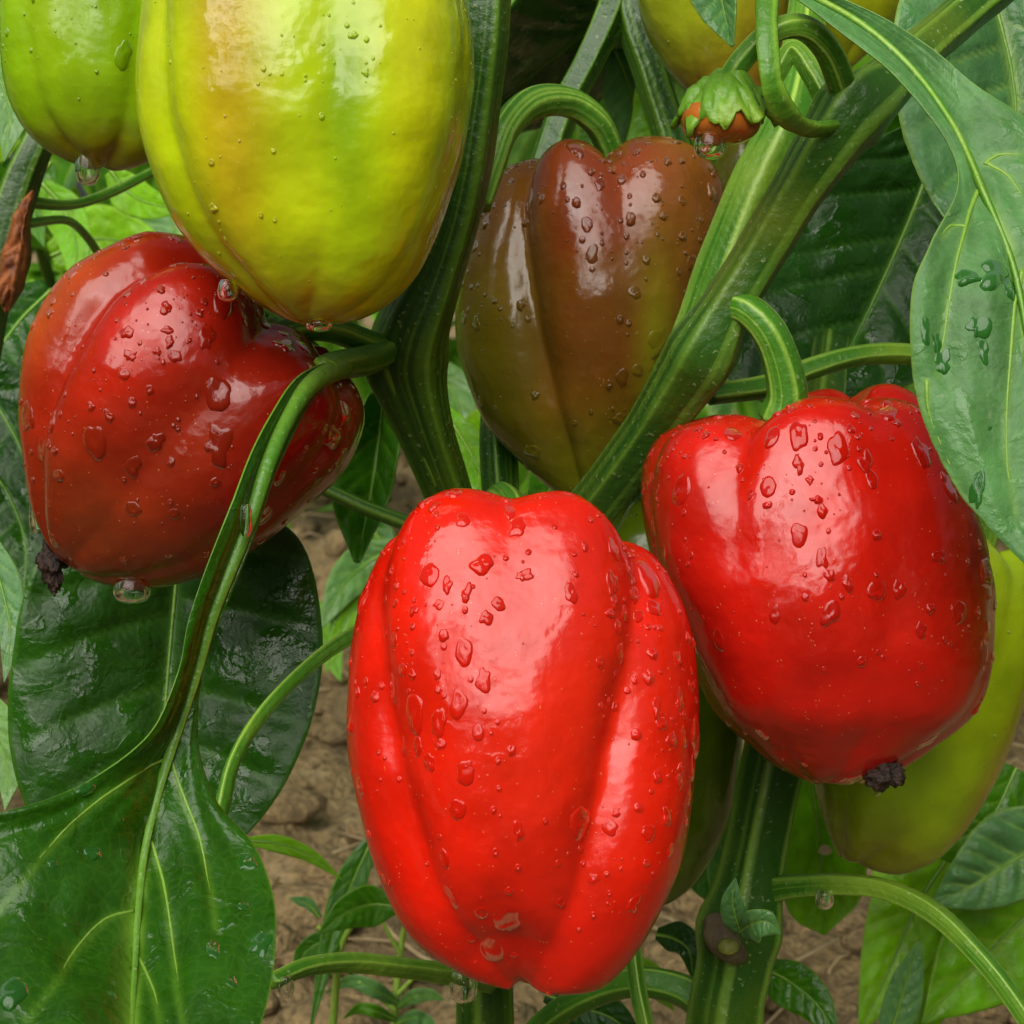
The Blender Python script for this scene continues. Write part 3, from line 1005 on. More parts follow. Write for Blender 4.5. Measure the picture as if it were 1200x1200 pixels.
p_topa = pepper('olive bell pepper with a brown underside at the top, behind the small young fruit', 838,
    [(-150, 790, 880), (-138, 765, 905), (-100, 748, 922), (-30, 744, 930), (30, 756, 926), (75, 780, 915), (110, 810, 903), (135, 840, 893), (145, 855, 880)],
    0.60, colour_of((0.20, 0.24, 0.008), [(0.2, 1.0, 1.2, 0.22, (0.24, 0.09, 0.012), 0.85), (0.7, .75, .5, .3, (0.25, .12, .012), .7)]),
    [(235, 240, 16, .08, .06, .06, 20, 10), (305, 300, 18, .07, .05, .05, 20, 10), (30, 30, 16, .1, .1, .1, 20, 8), (110, 110, 16, .1, .1, .1, 20, 8)],
    tilt=2, seed=9.0, small=20)
p_topb = pepper('yellow-green bell pepper at the top edge, left of the bluish leaf', 975,
    [(-170, 930, 1020), (-158, 905, 1045), (-110, 888, 1064), (-30, 885, 1066), (15, 898, 1054), (50, 920, 1030), (75, 943, 1005), (88, 962, 985)],
    0.64, colour_of((0.36, 0.40, 0.010), [(-0.5, .7, .5, .3, (0.26, 0.30, .008), .7)]),
    [(235, 240, 16, .08, .06, .06, 20, 10), (305, 300, 18, .07, .05, .05, 20, 10), (30, 30, 16, .1, .1, .1, 20, 8), (110, 110, 16, .1, .1, .1, 20, 8)],
    tilt=2, seed=10.0, small=20)
p_shade = pepper('shaded bell pepper, olive above and dark red below, deep behind the right branch', 905,
    [(150, 870, 940), (158, 850, 960), (190, 838, 975), (250, 838, 972), (310, 850, 958), (350, 868, 940), (372, 888, 920)],
    0.70, colour_of((0.13, 0.13, 0.012), [(0.2, 0.8, 1.2, 0.35, (0.20, 0.02, 0.006), 0.9)]),
    [(235, 240, 16, .08, .06, .06, 20, 10), (305, 300, 18, .07, .05, .05, 20, 10), (30, 30, 16, .1, .1, .1, 20, 8), (110, 110, 16, .1, .1, .1, 20, 8)],
    tilt=2, seed=11.0, small=20)
p_young = pepper('small young orange fruit under a bumpy green calyx on a hooped stalk', 845,
    [(118, 820, 868), (122, 808, 880), (130, 800, 889), (142, 798, 891), (154, 802, 888), (163, 811, 878), (169, 828, 862)],
    0.47, colour_of((0.33, 0.09, 0.012), [(-0.6, 0.4, 0.5, 0.6, (0.40, 0.12, 0.014), 0.7)]),
    [(235, 240, 16, .05, .04, .04, 4, 2), (305, 300, 18, .05, .04, .04, 4, 2), (60, 60, 16, .05, .04, .04, 4, 2), (150, 150, 16, .05, .04, .04, 4, 2)],
    tilt=0, seed=12.0, small=20, nth=96, nu=70)

# stalks, calyces and dried tips
pedicel(p_young, [(845, 122, .47, 17), (852, 100, .47, 15), (872, 68, .468, 14), (905, 38, .468, 14), (940, 32, .47, 15), (968, 55, .475, 16), (985, 95, .483, 17), (992, 125, .49, 18)], seed=.3)
calyx(p_young, W(846, 88, .469), CU * 1.0 - CX * 0.10 - CF * .22, 0.0112, 0.0108, n=8, point=0.14, bump=0.26, seed=.2)
pedicel(p_brown, [(722, 205, .575, 14), (716, 178, .572, 15), (698, 142, .566, 17), (664, 120, .56, 18), (622, 122, .55, 19), (592, 150, .54, 18), (575, 195, .535, 17), (560, 240, .53, 16)], seed=1.1)
calyx(p_brown, W(722, 206, .575), CU, 0.012, 0.002, n=5, seed=.1)
pedicel(p_right, [(915, 492, .50, 27), (922, 462, .498, 24), (914, 420, .496, 22), (898, 385, .495, 21), (872, 362, .497, 19), (846, 365, .503, 18), (822, 385, .51, 18)], seed=2.0)
calyx(p_right, W(905, 498, .497), Vector(CU) - Vector(CF) * .1 - Vector(CX) * .3, 0.0135, 0.0025, n=6, seed=.4)
pedicel(p_left, [(325, 398, .497, 20), (350, 385, .495, 17), (385, 385, .50, 16), (425, 400, .515, 16), (455, 410, .53, 17)], seed=2.6)
calyx(p_left, W(335, 395, .492), Vector(CU) * .7 + Vector(CX) * .5 - Vector(CF) * .3, 0.013, 0.002, n=6, point=.5, bump=.15, seed=.7)
pedicel(p_front, [(600, 632, .455, 18), (606, 606, .458, 17), (600, 590, .475, 16), (588, 580, .50, 15), (578, 590, .525, 15)], seed=3.3)
calyx(p_front, W(604, 628, .455), CU, 0.014, 0.002, n=6, seed=.2)
pedicel(p_yellow, [(365, -100, .455, 20), (370, -150, .46, 19), (420, -190, .475, 18), (500, -170, .50, 18), (560, -110, .52, 18)], seed=3.8)
calyx(p_yellow, W(363, -100, .455), CU, 0.016, 0.002, n=6, seed=.9)
pedicel(p_green, [(116, -112, .52, 18), (120, -160, .52, 17), (80, -200, .54, 16), (30, -190, .57, 15)], seed=4.2)
pedicel(p_lime, [(1140, 660, .585, 18), (1155, 620, .583, 17), (1150, 590, .58, 16), (1110, 585, .575, 15), (1000, 640, .57, 14), (930, 700, .57, 14)], seed=4.6)
pedicel(p_back, [(748, 612, .60, 18), (750, 570, .60, 16), (735, 545, .595, 15), (705, 560, .585, 14)], seed=4.9)
pedicel(p_topa, [(838, -120, .60, 17), (845, -170, .60, 16), (900, -190, .58, 15), (1000, -120, .56, 15)], seed=5.2)
pedicel(p_topb, [(975, -140, .64, 17), (985, -190, .63, 16), (1060, -200, .60, 15), (1140, -60, .545, 15)], seed=5.5)
pedicel(p_shade, [(905, 180, .70, 14), (906, 140, .70, 13), (915, 110, .66, 12), (950, 130, .60, 12), (975, 150, .52, 12)], seed=5.8)
scar(p_right, W(1034, 905, .484), 0.0042, 1.0, (1.15, 1, 1.0))
scar(p_left, W(61, 656, .50), 0.0036, 5.0, (0.85, .8, 1.4))
scar(p_left, W(64, 676, .50), 0.0024, 8.0, (0.8, .7, 1.6))['label'] = 'curled brown end of the dried blossom'

# ------------------------------------------------------------------ the forked plant
GROUND_Z = -0.02
main = root('pepper_plant', (W(572, 1200, .57)[0], W(572, 1200, .57)[1], GROUND_Z), 'pepper plant forked behind the frontmost red pepper, its branches rising left and right', 'plant', 'pepper plants')


def ground_px(px, d):
    """photo row at which a point at depth d stands on the ground"""
    # z = CAM_H + d*(-sin + cos*t) -> t
    t = ((GROUND_Z - CAM_H) / d + math.sin(PITCH)) / math.cos(PITCH)
    return 600 - t * 600 / TT


gy = ground_px(0, .57)
tube('stem', [(585, gy, .57, 40), (575, 1500, .57, 36), (570, 1200, .57, 33), (568, 1000, .57, 31), (566, 800, .57, 32), (560, 690, .565, 36)], main, STEM, seed=.4, amp=.12)
tube('branch', [(575, 720, .565, 24), (555, 650, .56, 23), (520, 560, .55, 26), (492, 480, .54, 32), (478, 425, .535, 44), (483, 385, .53, 42), (510, 320, .525, 32), (535, 240, .52, 30), (553, 140, .515, 29), (566, 40, .51, 28), (572, -60, .51, 28), (585, -220, .52, 26)],
     main, STEM, n=110, seed=1.9, amp=.16, lump=.03)
tube('branch', [(560, 720, .57, 18), (535, 640, .56, 17), (505, 560, .548, 17), (470, 480, .538, 19), (448, 430, .53, 22), (440, 405, .527, 16)], main, STEM, seed=2.4, amp=.14)
tube('branch', [(590, 700, .575, 16), (589, 620, .575, 19), (587, 560, .58, 21), (585, 500, .59, 20), (590, 400, .61, 18)], main, STEM, seed=.2, amp=.2)
tube('branch', [(575, 740, .57, 28), (640, 660, .56, 28), (700, 590, .545, 29), (760, 510, .525, 31), (808, 440, .51, 40), (826, 410, .505, 42), (850, 365, .502, 32), (890, 300, .50, 29), (935, 225, .495, 31), (978, 160, .49, 38), (1003, 128, .49, 44), (1035, 102, .495, 32), (1080, 58, .50, 26), (1130, 15, .51, 25), (1210, -60, .52, 24), (1300, -200, .54, 20)],
     main, STEM_MID, n=170, seed=.75, amp=.17, lump=.03)
tube('branch', [(800, 450, .53, 34), (828, 380, .53, 34), (858, 300, .53, 36), (890, 220, .53, 35), (925, 140, .535, 30), (940, 60, .55, 24), (950, -40, .57, 20), (960, -200, .6, 18)], main, STEM_PALE, n=80, seed=.15, amp=.12)
tube('branch', [(905, 100, .50, 9), (930, 60, .50, 12), (955, 90, .495, 13), (975, 130, .493, 14)], main, STEM_PALE, seed=.6, amp=.2)
tube('branch', [(770, -160, .66, 18), (720, 0, .64, 18), (690, 70, .635, 17), (660, 130, .63, 17), (625, 240, .62, 17), (590, 400, .61, 18)], main, STEM, n=60, seed=.95, amp=.24)
tube('branch', [(715, -200, .66, 17), (738, 0, .64, 18), (765, 90, .635, 19), (792, 175, .63, 20), (830, 300, .60, 22), (825, 420, .53, 20)], main, STEM, n=60, seed=1.35, amp=.24)

# the large wet leaf at lower left, its long stalk winged by the blade
L1 = leaf([(391, 420, .482), (345, 443, .460), (312, 490, .444), (286, 545, .434), (263, 606, .427), (240, 667, .424), (219, 728, .422), (203, 790, .421), (163, 862, .416), (95, 920, .410), (0, 966, .403), (-110, 1010, .40), (-170, 1100, .39), (-150, 1190, .375), (-50, 1300, .36), (130, 1390, .35)],
          [(394, 429, .486), (356, 453, .466), (329, 496, .451), (306, 550, .441), (286, 610, .436), (264, 668, .432), (243, 722, .430), (224, 790, .429), (203, 860, .427), (184, 930, .422), (169, 1000, .415), (162, 1070, .405), (158, 1140, .395), (155, 1210, .38), (158, 1300, .365), (180, 1395, .35)],
          [(398, 440, .486), (368, 466, .466), (347, 504, .451), (323, 556, .441), (302, 615, .436), (280, 670, .432), (257, 729, .430), (235, 795, .430), (229, 870, .428), (250, 938, .424), (292, 993, .42), (317, 1058, .41), (322, 1118, .40), (313, 1190, .388), (275, 1290, .37), (215, 1385, .352)],
          main, LEAF_WET, valley=.0011, vein_px=2.3, spots=[(250, 1110, 9, 2.2, .25), (290, 1010, 12, 1.3, .25), (305, 1105, 14, 1.4, .3), (100, 925, 14, .6, .2), (165, 868, 7, .8, .2), (215, 905, 6, 1.6, .2), (12, 1165, 18, 1.2, .15), (60, 1010, 8, 1., .2), (110, 1000, 12, .8, .25), (285, 1060, 8, 1.3, .2), (95, 1125, 6, 1., .2), (45, 1100, 5, 1, .1), (130, 1165, 7, 1.5, .2), (205, 1010, 5, 1.4, .2), (272, 1150, 8, 1.3, .2), (140, 960, 6, 1., .2)],
          n=210, m=64, rib_prof=[14.5, 14, 12.5, 11.5, 10.5, 9.5, 9, 8, 7, 5.4, 4.6, 3.9, 3.3, 2.8, 2.2, 1.6], rib_lift=0.8, label='large wet dark green leaf with pale veins and a small tear at lower left', cup=.08, pucker=.022, nv=0, slant=.17, wave=.030, seed=1.2, vw=.006,
          veins=[[(196, 888), (120, 935), (60, 990), (0, 1065)], [(160, 1066), (125, 1075), (90, 1110), (65, 1150), (30, 1195)], [(198, 885), (215, 935), (235, 985), (247, 1040), (252, 1085)], [(176, 985), (190, 1030), (200, 1090), (207, 1150), (215, 1196)], [(160, 1120), (178, 1155), (188, 1197)]],
          petiole=[(456, 410, .530, 17), (430, 421, .508, 17.5), (398, 427, .486, 17), (380, 433, .476, 15)])
# the tear in that leaf: a pale-lipped slit
q = [(241, 1098), (243, 1120), (247, 1150), (254, 1184), (250, 1150), (250, 1118), (248, 1100), (241, 1098)]
V = np.array([W(a_, b_, .399) for a_, b_ in q])
Vt, Ft, rb = tube_geo(cr(V, 50), np.full(50, .00028), 0, 0, 6)
mesh('torn_edge', Vt, Ft, STRAW, L1)

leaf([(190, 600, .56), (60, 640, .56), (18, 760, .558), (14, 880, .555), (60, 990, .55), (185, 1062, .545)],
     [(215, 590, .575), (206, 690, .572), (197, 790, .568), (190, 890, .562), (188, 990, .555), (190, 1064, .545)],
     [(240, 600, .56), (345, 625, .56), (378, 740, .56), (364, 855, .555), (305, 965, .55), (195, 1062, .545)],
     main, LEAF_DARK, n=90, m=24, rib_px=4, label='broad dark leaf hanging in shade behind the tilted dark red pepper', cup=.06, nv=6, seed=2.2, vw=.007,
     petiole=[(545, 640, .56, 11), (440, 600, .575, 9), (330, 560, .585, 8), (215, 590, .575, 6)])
tube('petiole', [(240, 1010, .475, 8), (258, 950, .483, 9), (272, 895, .49, 8), (300, 845, .50, 8), (345, 795, .515, 8), (400, 752, .535, 9), (470, 720, .55, 11), (555, 700, .56, 13)], main, STEM_PALE, seed=.3, ribs=3, amp=.25)

# the large pale leaf at the right and its winged stalk
leaf([(932, -2, .462), (990, 42, .46), (1050, 92, .455), (1108, 165, .448), (1121, 222, .44), (1086, 292, .432), (1063, 355, .428), (1073, 470, .425), (1132, 590, .42), (1228, 690, .415)],
     [(935, -12, .465), (1008, 30, .465), (1068, 82, .46), (1118, 150, .45), (1153, 228, .44), (1186, 310, .432), (1204, 400, .426), (1216, 500, .422), (1226, 600, .418), (1238, 695, .414)],
     [(945, -20, .462), (1030, 18, .462), (1092, 58, .456), (1152, 108, .45), (1232, 165, .445), (1325, 270, .44), (1365, 400, .435), (1355, 520, .43), (1312, 620, .422), (1245, 692, .414)],
     main, LEAF_PALE, n=140, m=36, rib_px=8, label='large pale bluish leaf with water patches hanging at the right edge', cup=.05, pucker=.010, nv=0, wave=.010, seed=3.4, spot_col=(.03, .14, .02),
     spots=[(1132, 327, 18, .6, .3), (1166, 320, 20, 1.1, .4), (1182, 338, 13, 1.2, .3), (1105, 425, 14, 1.1, .35), (1084, 385, 8, 3.0, .2), (1143, 385, 13, 1.3, .45), (1152, 410, 9, 1.8, .4), (1146, 575, 10, 2.6, .3), (1096, 400, 9, 1.6, .35), (1120, 250, 4, 1.5, .2), (1110, 470, 4, 1, .2), (1160, 500, 5, 1.4, .2), (1180, 450, 4, 1, .2), (1096, 500, 3, 1, .1), (1128, 540, 3.5, 1, .1)], vein_px=3.2,
     veins=[[(1149, 215), (1132, 268), (1116, 330), (1106, 400), (1100, 440)], [(1153, 190), (1168, 180), (1199, 178)], [(1156, 188), (1180, 202), (1199, 225)], [(1197, 315), (1190, 380), (1185, 440), (1180, 520), (1192, 605)], [(1133, 262), (1118, 262), (1105, 275)], [(1085, 445), (1090, 520), (1130, 580)]])
leaf([(1120, -90, .56), (1062, -20, .55), (1042, 60, .545), (1054, 150, .54), (1085, 230, .535), (1140, 305, .53)],
     [(1150, -90, .565), (1165, 0, .56), (1184, 80, .555), (1190, 150, .55), (1178, 230, .54), (1148, 308, .53)],
     [(1200, -90, .56), (1285, -20, .555), (1325, 60, .55), (1300, 160, .545), (1240, 240, .535), (1158, 306, .53)],
     main, LEAF_PALE, n=80, m=22, rib_px=4, label='bluish green leaf filling the upper right corner', cup=.07, nv=5, seed=4.1, vw=.006)
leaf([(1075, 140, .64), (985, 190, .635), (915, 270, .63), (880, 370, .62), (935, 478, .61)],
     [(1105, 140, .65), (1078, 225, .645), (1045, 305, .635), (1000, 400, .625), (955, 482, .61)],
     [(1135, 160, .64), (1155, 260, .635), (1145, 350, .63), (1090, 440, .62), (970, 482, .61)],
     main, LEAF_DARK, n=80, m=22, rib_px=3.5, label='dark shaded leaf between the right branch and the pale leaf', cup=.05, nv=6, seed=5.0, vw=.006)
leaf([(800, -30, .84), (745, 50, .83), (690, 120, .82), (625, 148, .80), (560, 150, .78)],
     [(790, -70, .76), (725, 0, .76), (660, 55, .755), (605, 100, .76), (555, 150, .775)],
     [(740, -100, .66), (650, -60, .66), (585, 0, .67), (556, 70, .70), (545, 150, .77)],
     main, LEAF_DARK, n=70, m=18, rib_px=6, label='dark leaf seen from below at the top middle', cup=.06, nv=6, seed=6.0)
leaf([(432, 462, .60), (396, 545, .595), (391, 595, .59), (414, 658, .585)], [(450, 455, .61), (444, 520, .61), (434, 585, .60), (418, 660, .585)],
     [(458, 465, .60), (470, 525, .59), (455, 592, .588), (422, 660, .585)], main, LEAF_MID, n=60, m=12, rib_px=4, label='folded leaf hanging point down below the tilted dark red pepper', cup=.12, nv=5, seed=6.6)
leaf([(792, -70, .45), (800, -20, .45), (822, 22, .45), (856, 54, .45)], [(830, -75, .455), (840, -25, .453), (850, 18, .452), (858, 55, .45)],
     [(866, -70, .448), (864, -25, .448), (863, 15, .448), (860, 54, .45)], main, LEAF_PALE, n=50, m=12, rib_px=4, label='small wet leaf tip dipping in from the top edge', cup=.1, seed=7.1)
# petiole crossing above the right pepper
tube('petiole', [(832, 462, .53, 12), (900, 452, .54, 13), (950, 432, .545, 12), (1005, 417, .55, 11), (1060, 415, .555, 11), (1130, 425, .56, 11), (1220, 460, .57, 10)], main, STEM_PALE, seed=.8, ribs=4, amp=.22)
# curled wavy stub by the young fruit
q = cr(np.array([(948, -18, .465, 10), (930, -40, .466, 11), (908, -28, .465, 12), (901, 0, .462, 13), (900, 35, .458, 13), (903, 75, .456, 12), (908, 105, .457, 13), (925, 135, .463, 12), (950, 150, .473, 9), (985, 148, .485, 8)]), 90)
P = WA(q[:, :3])
rad = q[:, 3] * q[:, 2] * MPP * (1 + .22 * np.abs(np.sin(np.linspace(0, 15, 90))) * np.linspace(.2, 1, 90))
V, F, rb = tube_geo(P, rad, 3, .3, 24, .55, .4)
mesh('curled_petiole', V, F, CALYX, main, {'rib': rb})

# smaller leaves of the plant, seen in the gaps
for M, wl, wr, m_, kw in [
    ([(520, 480, .70), (545, 520, .69), (565, 560, .68), (575, 610, .67)], 22, 26, LEAF_YOUNG, dict(seed=1.1)),
    ([(660, 520, .72), (650, 560, .71), (635, 590, .70), (610, 610, .69)], 30, 30, LEAF_MID, dict(seed=1.3)),
    ([(800, 60, .74), (785, 110, .74), (765, 160, .735), (720, 215, .73)], 45, 40, LEAF_YOUNG, dict(seed=1.5)),
    ([(720, 60, .78), (740, 110, .77), (750, 160, .76), (745, 210, .75)], 26, 34, LEAF_PALE, dict(seed=1.7)),
    ([(900, 200, .76), (960, 240, .75), (1010, 320, .74), (1030, 420, .73)], 90, 90, LEAF_DARK, dict(seed=1.9)),
    ([(860, 300, .78), (880, 360, .77), (900, 430, .76), (960, 500, .75)], 60, 60, LEAF_DARK, dict(seed=2.1)),
    ([(1010, 20, .70), (1020, 60, .70), (1022, 95, .695), (1015, 120, .69)], 22, 26, LEAF_YOUNG, dict(seed=2.5)),
    ([(520, 520, .95), (548, 560, .95), (560, 600, .94), (552, 660, .93)], 26, 26, LEAF_YOUNG, dict(seed=2.8)),
    ([(600, 470, 1.05), (570, 500, 1.05), (545, 520, 1.04), (515, 530, 1.03)], 22, 24, LEAF_YOUNG, dict(seed=3.7)),
    ([(330, 700, 1.15), (360, 720, 1.15), (385, 760, 1.14), (400, 800, 1.13)], 22, 22, LEAF_YOUNG, dict(seed=3.8)),
    ([(420, 600, 1.2), (440, 625, 1.2), (455, 660, 1.19), (450, 700, 1.18)], 20, 22, LEAF_MID, dict(seed=3.9)),
    ([(640, 90, 1.0), (690, 110, 1.0), (730, 150, .99), (760, 200, .98)], 34, 30, LEAF_MID, dict(seed=4.0)),
    ([(470, 640, 1.0), (430, 660, 1.0), (400, 690, .99), (375, 740, .98)], 26, 26, LEAF_PALE, dict(seed=2.9)),
    ([(500, 700, 1.0), (450, 700, 1.0), (410, 720, .99), (380, 790, .98)], 24, 26, LEAF_YOUNG, dict(seed=3.0)),
    ([(500, 420, 1.1), (525, 450, 1.1), (540, 490, 1.09), (535, 540, 1.08)], 24, 24, LEAF_PALE, dict(seed=3.2)),
    ([(1180, 420, .66), (1150, 500, .65), (1140, 580, .64), (1150, 660, .63)], 60, 60, LEAF_DARK, dict(seed=2.7)),
]:
    sleaf(M, wl, wr, main, m_, n=50, m=10, rib_px=3, **kw)

# ------------------------------------------------------------------ the plant at lower right
plant2 = root('pepper_plant', (W(850, 1200, .56)[0], W(850, 1200, .56)[1], GROUND_Z), 'pepper plant with a thick ridged stem at lower right, below the black-tipped red pepper', 'plant', 'pepper plants')
tube('stem', [(820, gy, .56, 46), (832, 1400, .56, 44), (850, 1200, .56, 43), (862, 1130, .56, 44), (868, 1090, .56, 49), (876, 1055, .56, 42), (884, 1010, .56, 37), (900, 930, .56, 36), (915, 860, .562, 37), (930, 760, .565, 34), (945, 640, .57, 30), (960, 520, .575, 26), (975, 400, .6, 20)],
     plant2, STEM_MID, n=140, seed=.55, amp=.15, nseg=36, lump=.03)
# node: corky ring, cut scar and two small new leaves
tube('node', [(836, 1076, .553, 13), (843, 1096, .549, 20), (856, 1112, .546, 17), (866, 1120, .549, 12)], plant2, CORK, ribs=0, amp=0, lump=.12, seed=2.0)
q = WA(np.array([(854, 1110, .5365), (853, 1109, .5460)]))
V, F, rb = tube_geo(np.linspace(q[0], q[1], 5), np.array([.0026, .0031, .0033, .0034, .0034]), 0, 0, 18, .75)
mesh('cut_scar', V, F, OLIVE_SCAR, plant2, {'rib': rb})
sleaf([(868, 1092, .53), (862, 1075, .525), (858, 1052, .522), (862, 1028, .522)], 16, 15, plant2, LEAF_PALE, n=40, m=8, rib_px=2, seed=.5, cup=.15)
sleaf([(866, 1092, .53), (882, 1082, .522), (900, 1080, .52), (915, 1094, .52)], 16, 24, plant2, LEAF_PALE, n=40, m=8, rib_px=2, seed=.9, cup=.15)
tube('petiole', [(872, 1040, .575, 15), (895, 1041, .565, 17), (910, 1041, .557, 17), (935, 1038, .548, 14), (985, 1036, .535, 13), (1040, 1043, .525, 12), (1095, 1070, .515, 12), (1145, 1118, .505, 11), (1190, 1175, .497, 11), (1250, 1270, .49, 11)], plant2, STEM_PALE, seed=.2, ribs=4, amp=.25)
tube('branch', [(835, 1185, .57, 22), (800, 1160, .575, 19), (750, 1150, .58, 17), (700, 1162, .59, 16), (650, 1190, .60, 16), (600, 1240, .61, 15)], plant2, STEM_PALE, seed=.9, amp=.12)
tube('petiole', [(772, 1290, .53, 10), (758, 1210, .535, 9), (748, 1160, .54, 9), (742, 1110, .545, 8), (735, 1040, .555, 7)], plant2, STEM_PALE, seed=1.1, ribs=4, amp=.25)
tube('petiole', [(318, 1150, .50, 9), (360, 1133, .51, 10), (410, 1128, .52, 11), (470, 1134, .53, 11), (530, 1142, .545, 12), (575, 1150, .56, 13)], main, STEM_PALE, seed=1.6, ribs=4, amp=.2)
L9 = leaf([(1195, 905, .72), (915, 900, .70), (905, 990, .69), (925, 1070, .69), (962, 1095, .69)][1:], [(945, 890, .71), (958, 970, .705), (962, 1040, .70), (964, 1096, .69)],
     [(985, 900, .70), (1012, 980, .69), (1010, 1050, .69), (968, 1095, .69)], plant2, LEAF_YOUNG, n=60, m=14, rib_px=3, seed=8.2, nv=5, label='round leaf with a small brown hole behind the ridged stem')
hole = [W(967 + 8 * math.cos(a) * (1 + .2 * math.sin(3 * a)), 996 + 6 * math.sin(a), .6965) for a in np.linspace(0, 6.283, 15)]
mesh('hole', hole[:-1], [tuple(range(14))], STRAW, bpy.data.objects[L9.name])
for M, wl, wr, m_, kw in [
    ([(1260, 960, .74), (1200, 1000, .735), (1145, 1035, .73), (1090, 1062, .73)], 45, 60, LEAF_PALE, dict(seed=3.1, pucker=.05, label='ribbed bluish leaf at the right edge below the lime green pepper')),
    ([(1270, 1010, .78), (1200, 1075, .775), (1140, 1135, .77), (1080, 1200, .76)], 75, 70, LEAF_YOUNG, dict(seed=3.3)),
    ([(1120, 990, .80), (1075, 1060, .795), (1045, 1130, .79), (1005, 1215, .78)], 48, 52, LEAF_YOUNG, dict(seed=3.5)),
    ([(1230, 930, .86), (1180, 950, .86), (1140, 985, .85), (1110, 1040, .84)], 36, 36, LEAF_YOUNG, dict(seed=3.4)),
    ([(1150, 1080, .84), (1110, 1120, .84), (1085, 1170, .83), (1070, 1240, .82)], 44, 40, LEAF_YOUNG, dict(seed=3.6)),
    ([(1040, 960, .88), (1060, 1010, .88), (1065, 1060, .87), (1050, 1120, .86)], 44, 40, LEAF_YOUNG, dict(seed=3.8)),
    ([(890, 1132, .60), (925, 1150, .595), (958, 1178, .59), (985, 1222, .585)], 26, 30, LEAF_MID, dict(seed=3.7)),
    ([(1035, 1230, .70), (1050, 1190, .70), (1065, 1140, .70), (1078, 1100, .70)], 20, 24, LEAF_PALE, dict(seed=3.9)),
    ([(770, 1095, .64), (790, 1100, .635), (808, 1115, .63), (812, 1150, .63)], 22, 16, LEAF_DARK, dict(seed=4.3)),
    ([(850, 930, .70), (835, 980, .70), (830, 1030, .695), (850, 1070, .69)], 40, 34, LEAF_MID, dict(seed=4.5)),
    ([(1190, 900, .76), (1160, 960, .755), (1120, 985, .75), (1070, 990, .745)], 40, 40, LEAF_MID, dict(seed=4.7)),
    ([(640, 1165, .66), (680, 1180, .655), (720, 1195, .65), (760, 1230, .65)], 28, 26, LEAF_DARK, dict(seed=4.9)),
    ([(690, 1150, .72), (730, 1140, .715), (765, 1150, .71), (790, 1185, .71)], 24, 24, LEAF_YOUNG, dict(seed=5.1)),
]:
    sleaf(M, wl, wr, plant2, m_, n=50, m=10, rib_px=3, **kw)

# ------------------------------------------------------------------ neighbour at the left edge
plant3 = root('pepper_plant', (W(-60, 1200, .66)[0], W(-60, 1200, .66)[1], GROUND_Z), 'pepper plant at the left edge, dark stem with a rust-brown dry leaf', 'plant', 'pepper plants')
gy3 = ground_px(0, .66)
tube('stem', [(-70, gy3, .66, 26), (-62, 1000, .66, 24), (-50, 700, .66, 22), (-28, 450, .66, 22), (0, 300, .66, 22), (22, 220, .66, 22), (45, 165, .66, 18), (80, 90, .67, 17), (110, -60, .68, 15)], plant3, STEM, n=90, seed=1.2, amp=.14)
tube('branch', [(20, 235, .66, 8), (80, 240, .70, 6), (130, 225, .74, 6), (190, 195, .78, 5)], plant3, STEM_PALE, seed=.3)
tube('branch', [(30, 262, .66, 6), (75, 258, .70, 5), (100, 275, .73, 5), (130, 320, .76, 5)], plant3, STEM_PALE, seed=.6)
leaf([(40, 230, .655), (18, 260, .655), (8, 300, .655), (0, 330, .655), (6, 362, .655)], [(40, 228, .65), (28, 265, .645), (20, 300, .645), (14, 330, .645), (10, 362, .65)],
     [(42, 230, .655), (38, 262, .655), (40, 300, .655), (32, 330, .655), (12, 362, .655)], plant3, DRY, n=50, m=10, rib=False, wave=.06, pucker=.06, cup=.4, seed=2.7, label='rust-brown dry leaf curled along the stem')
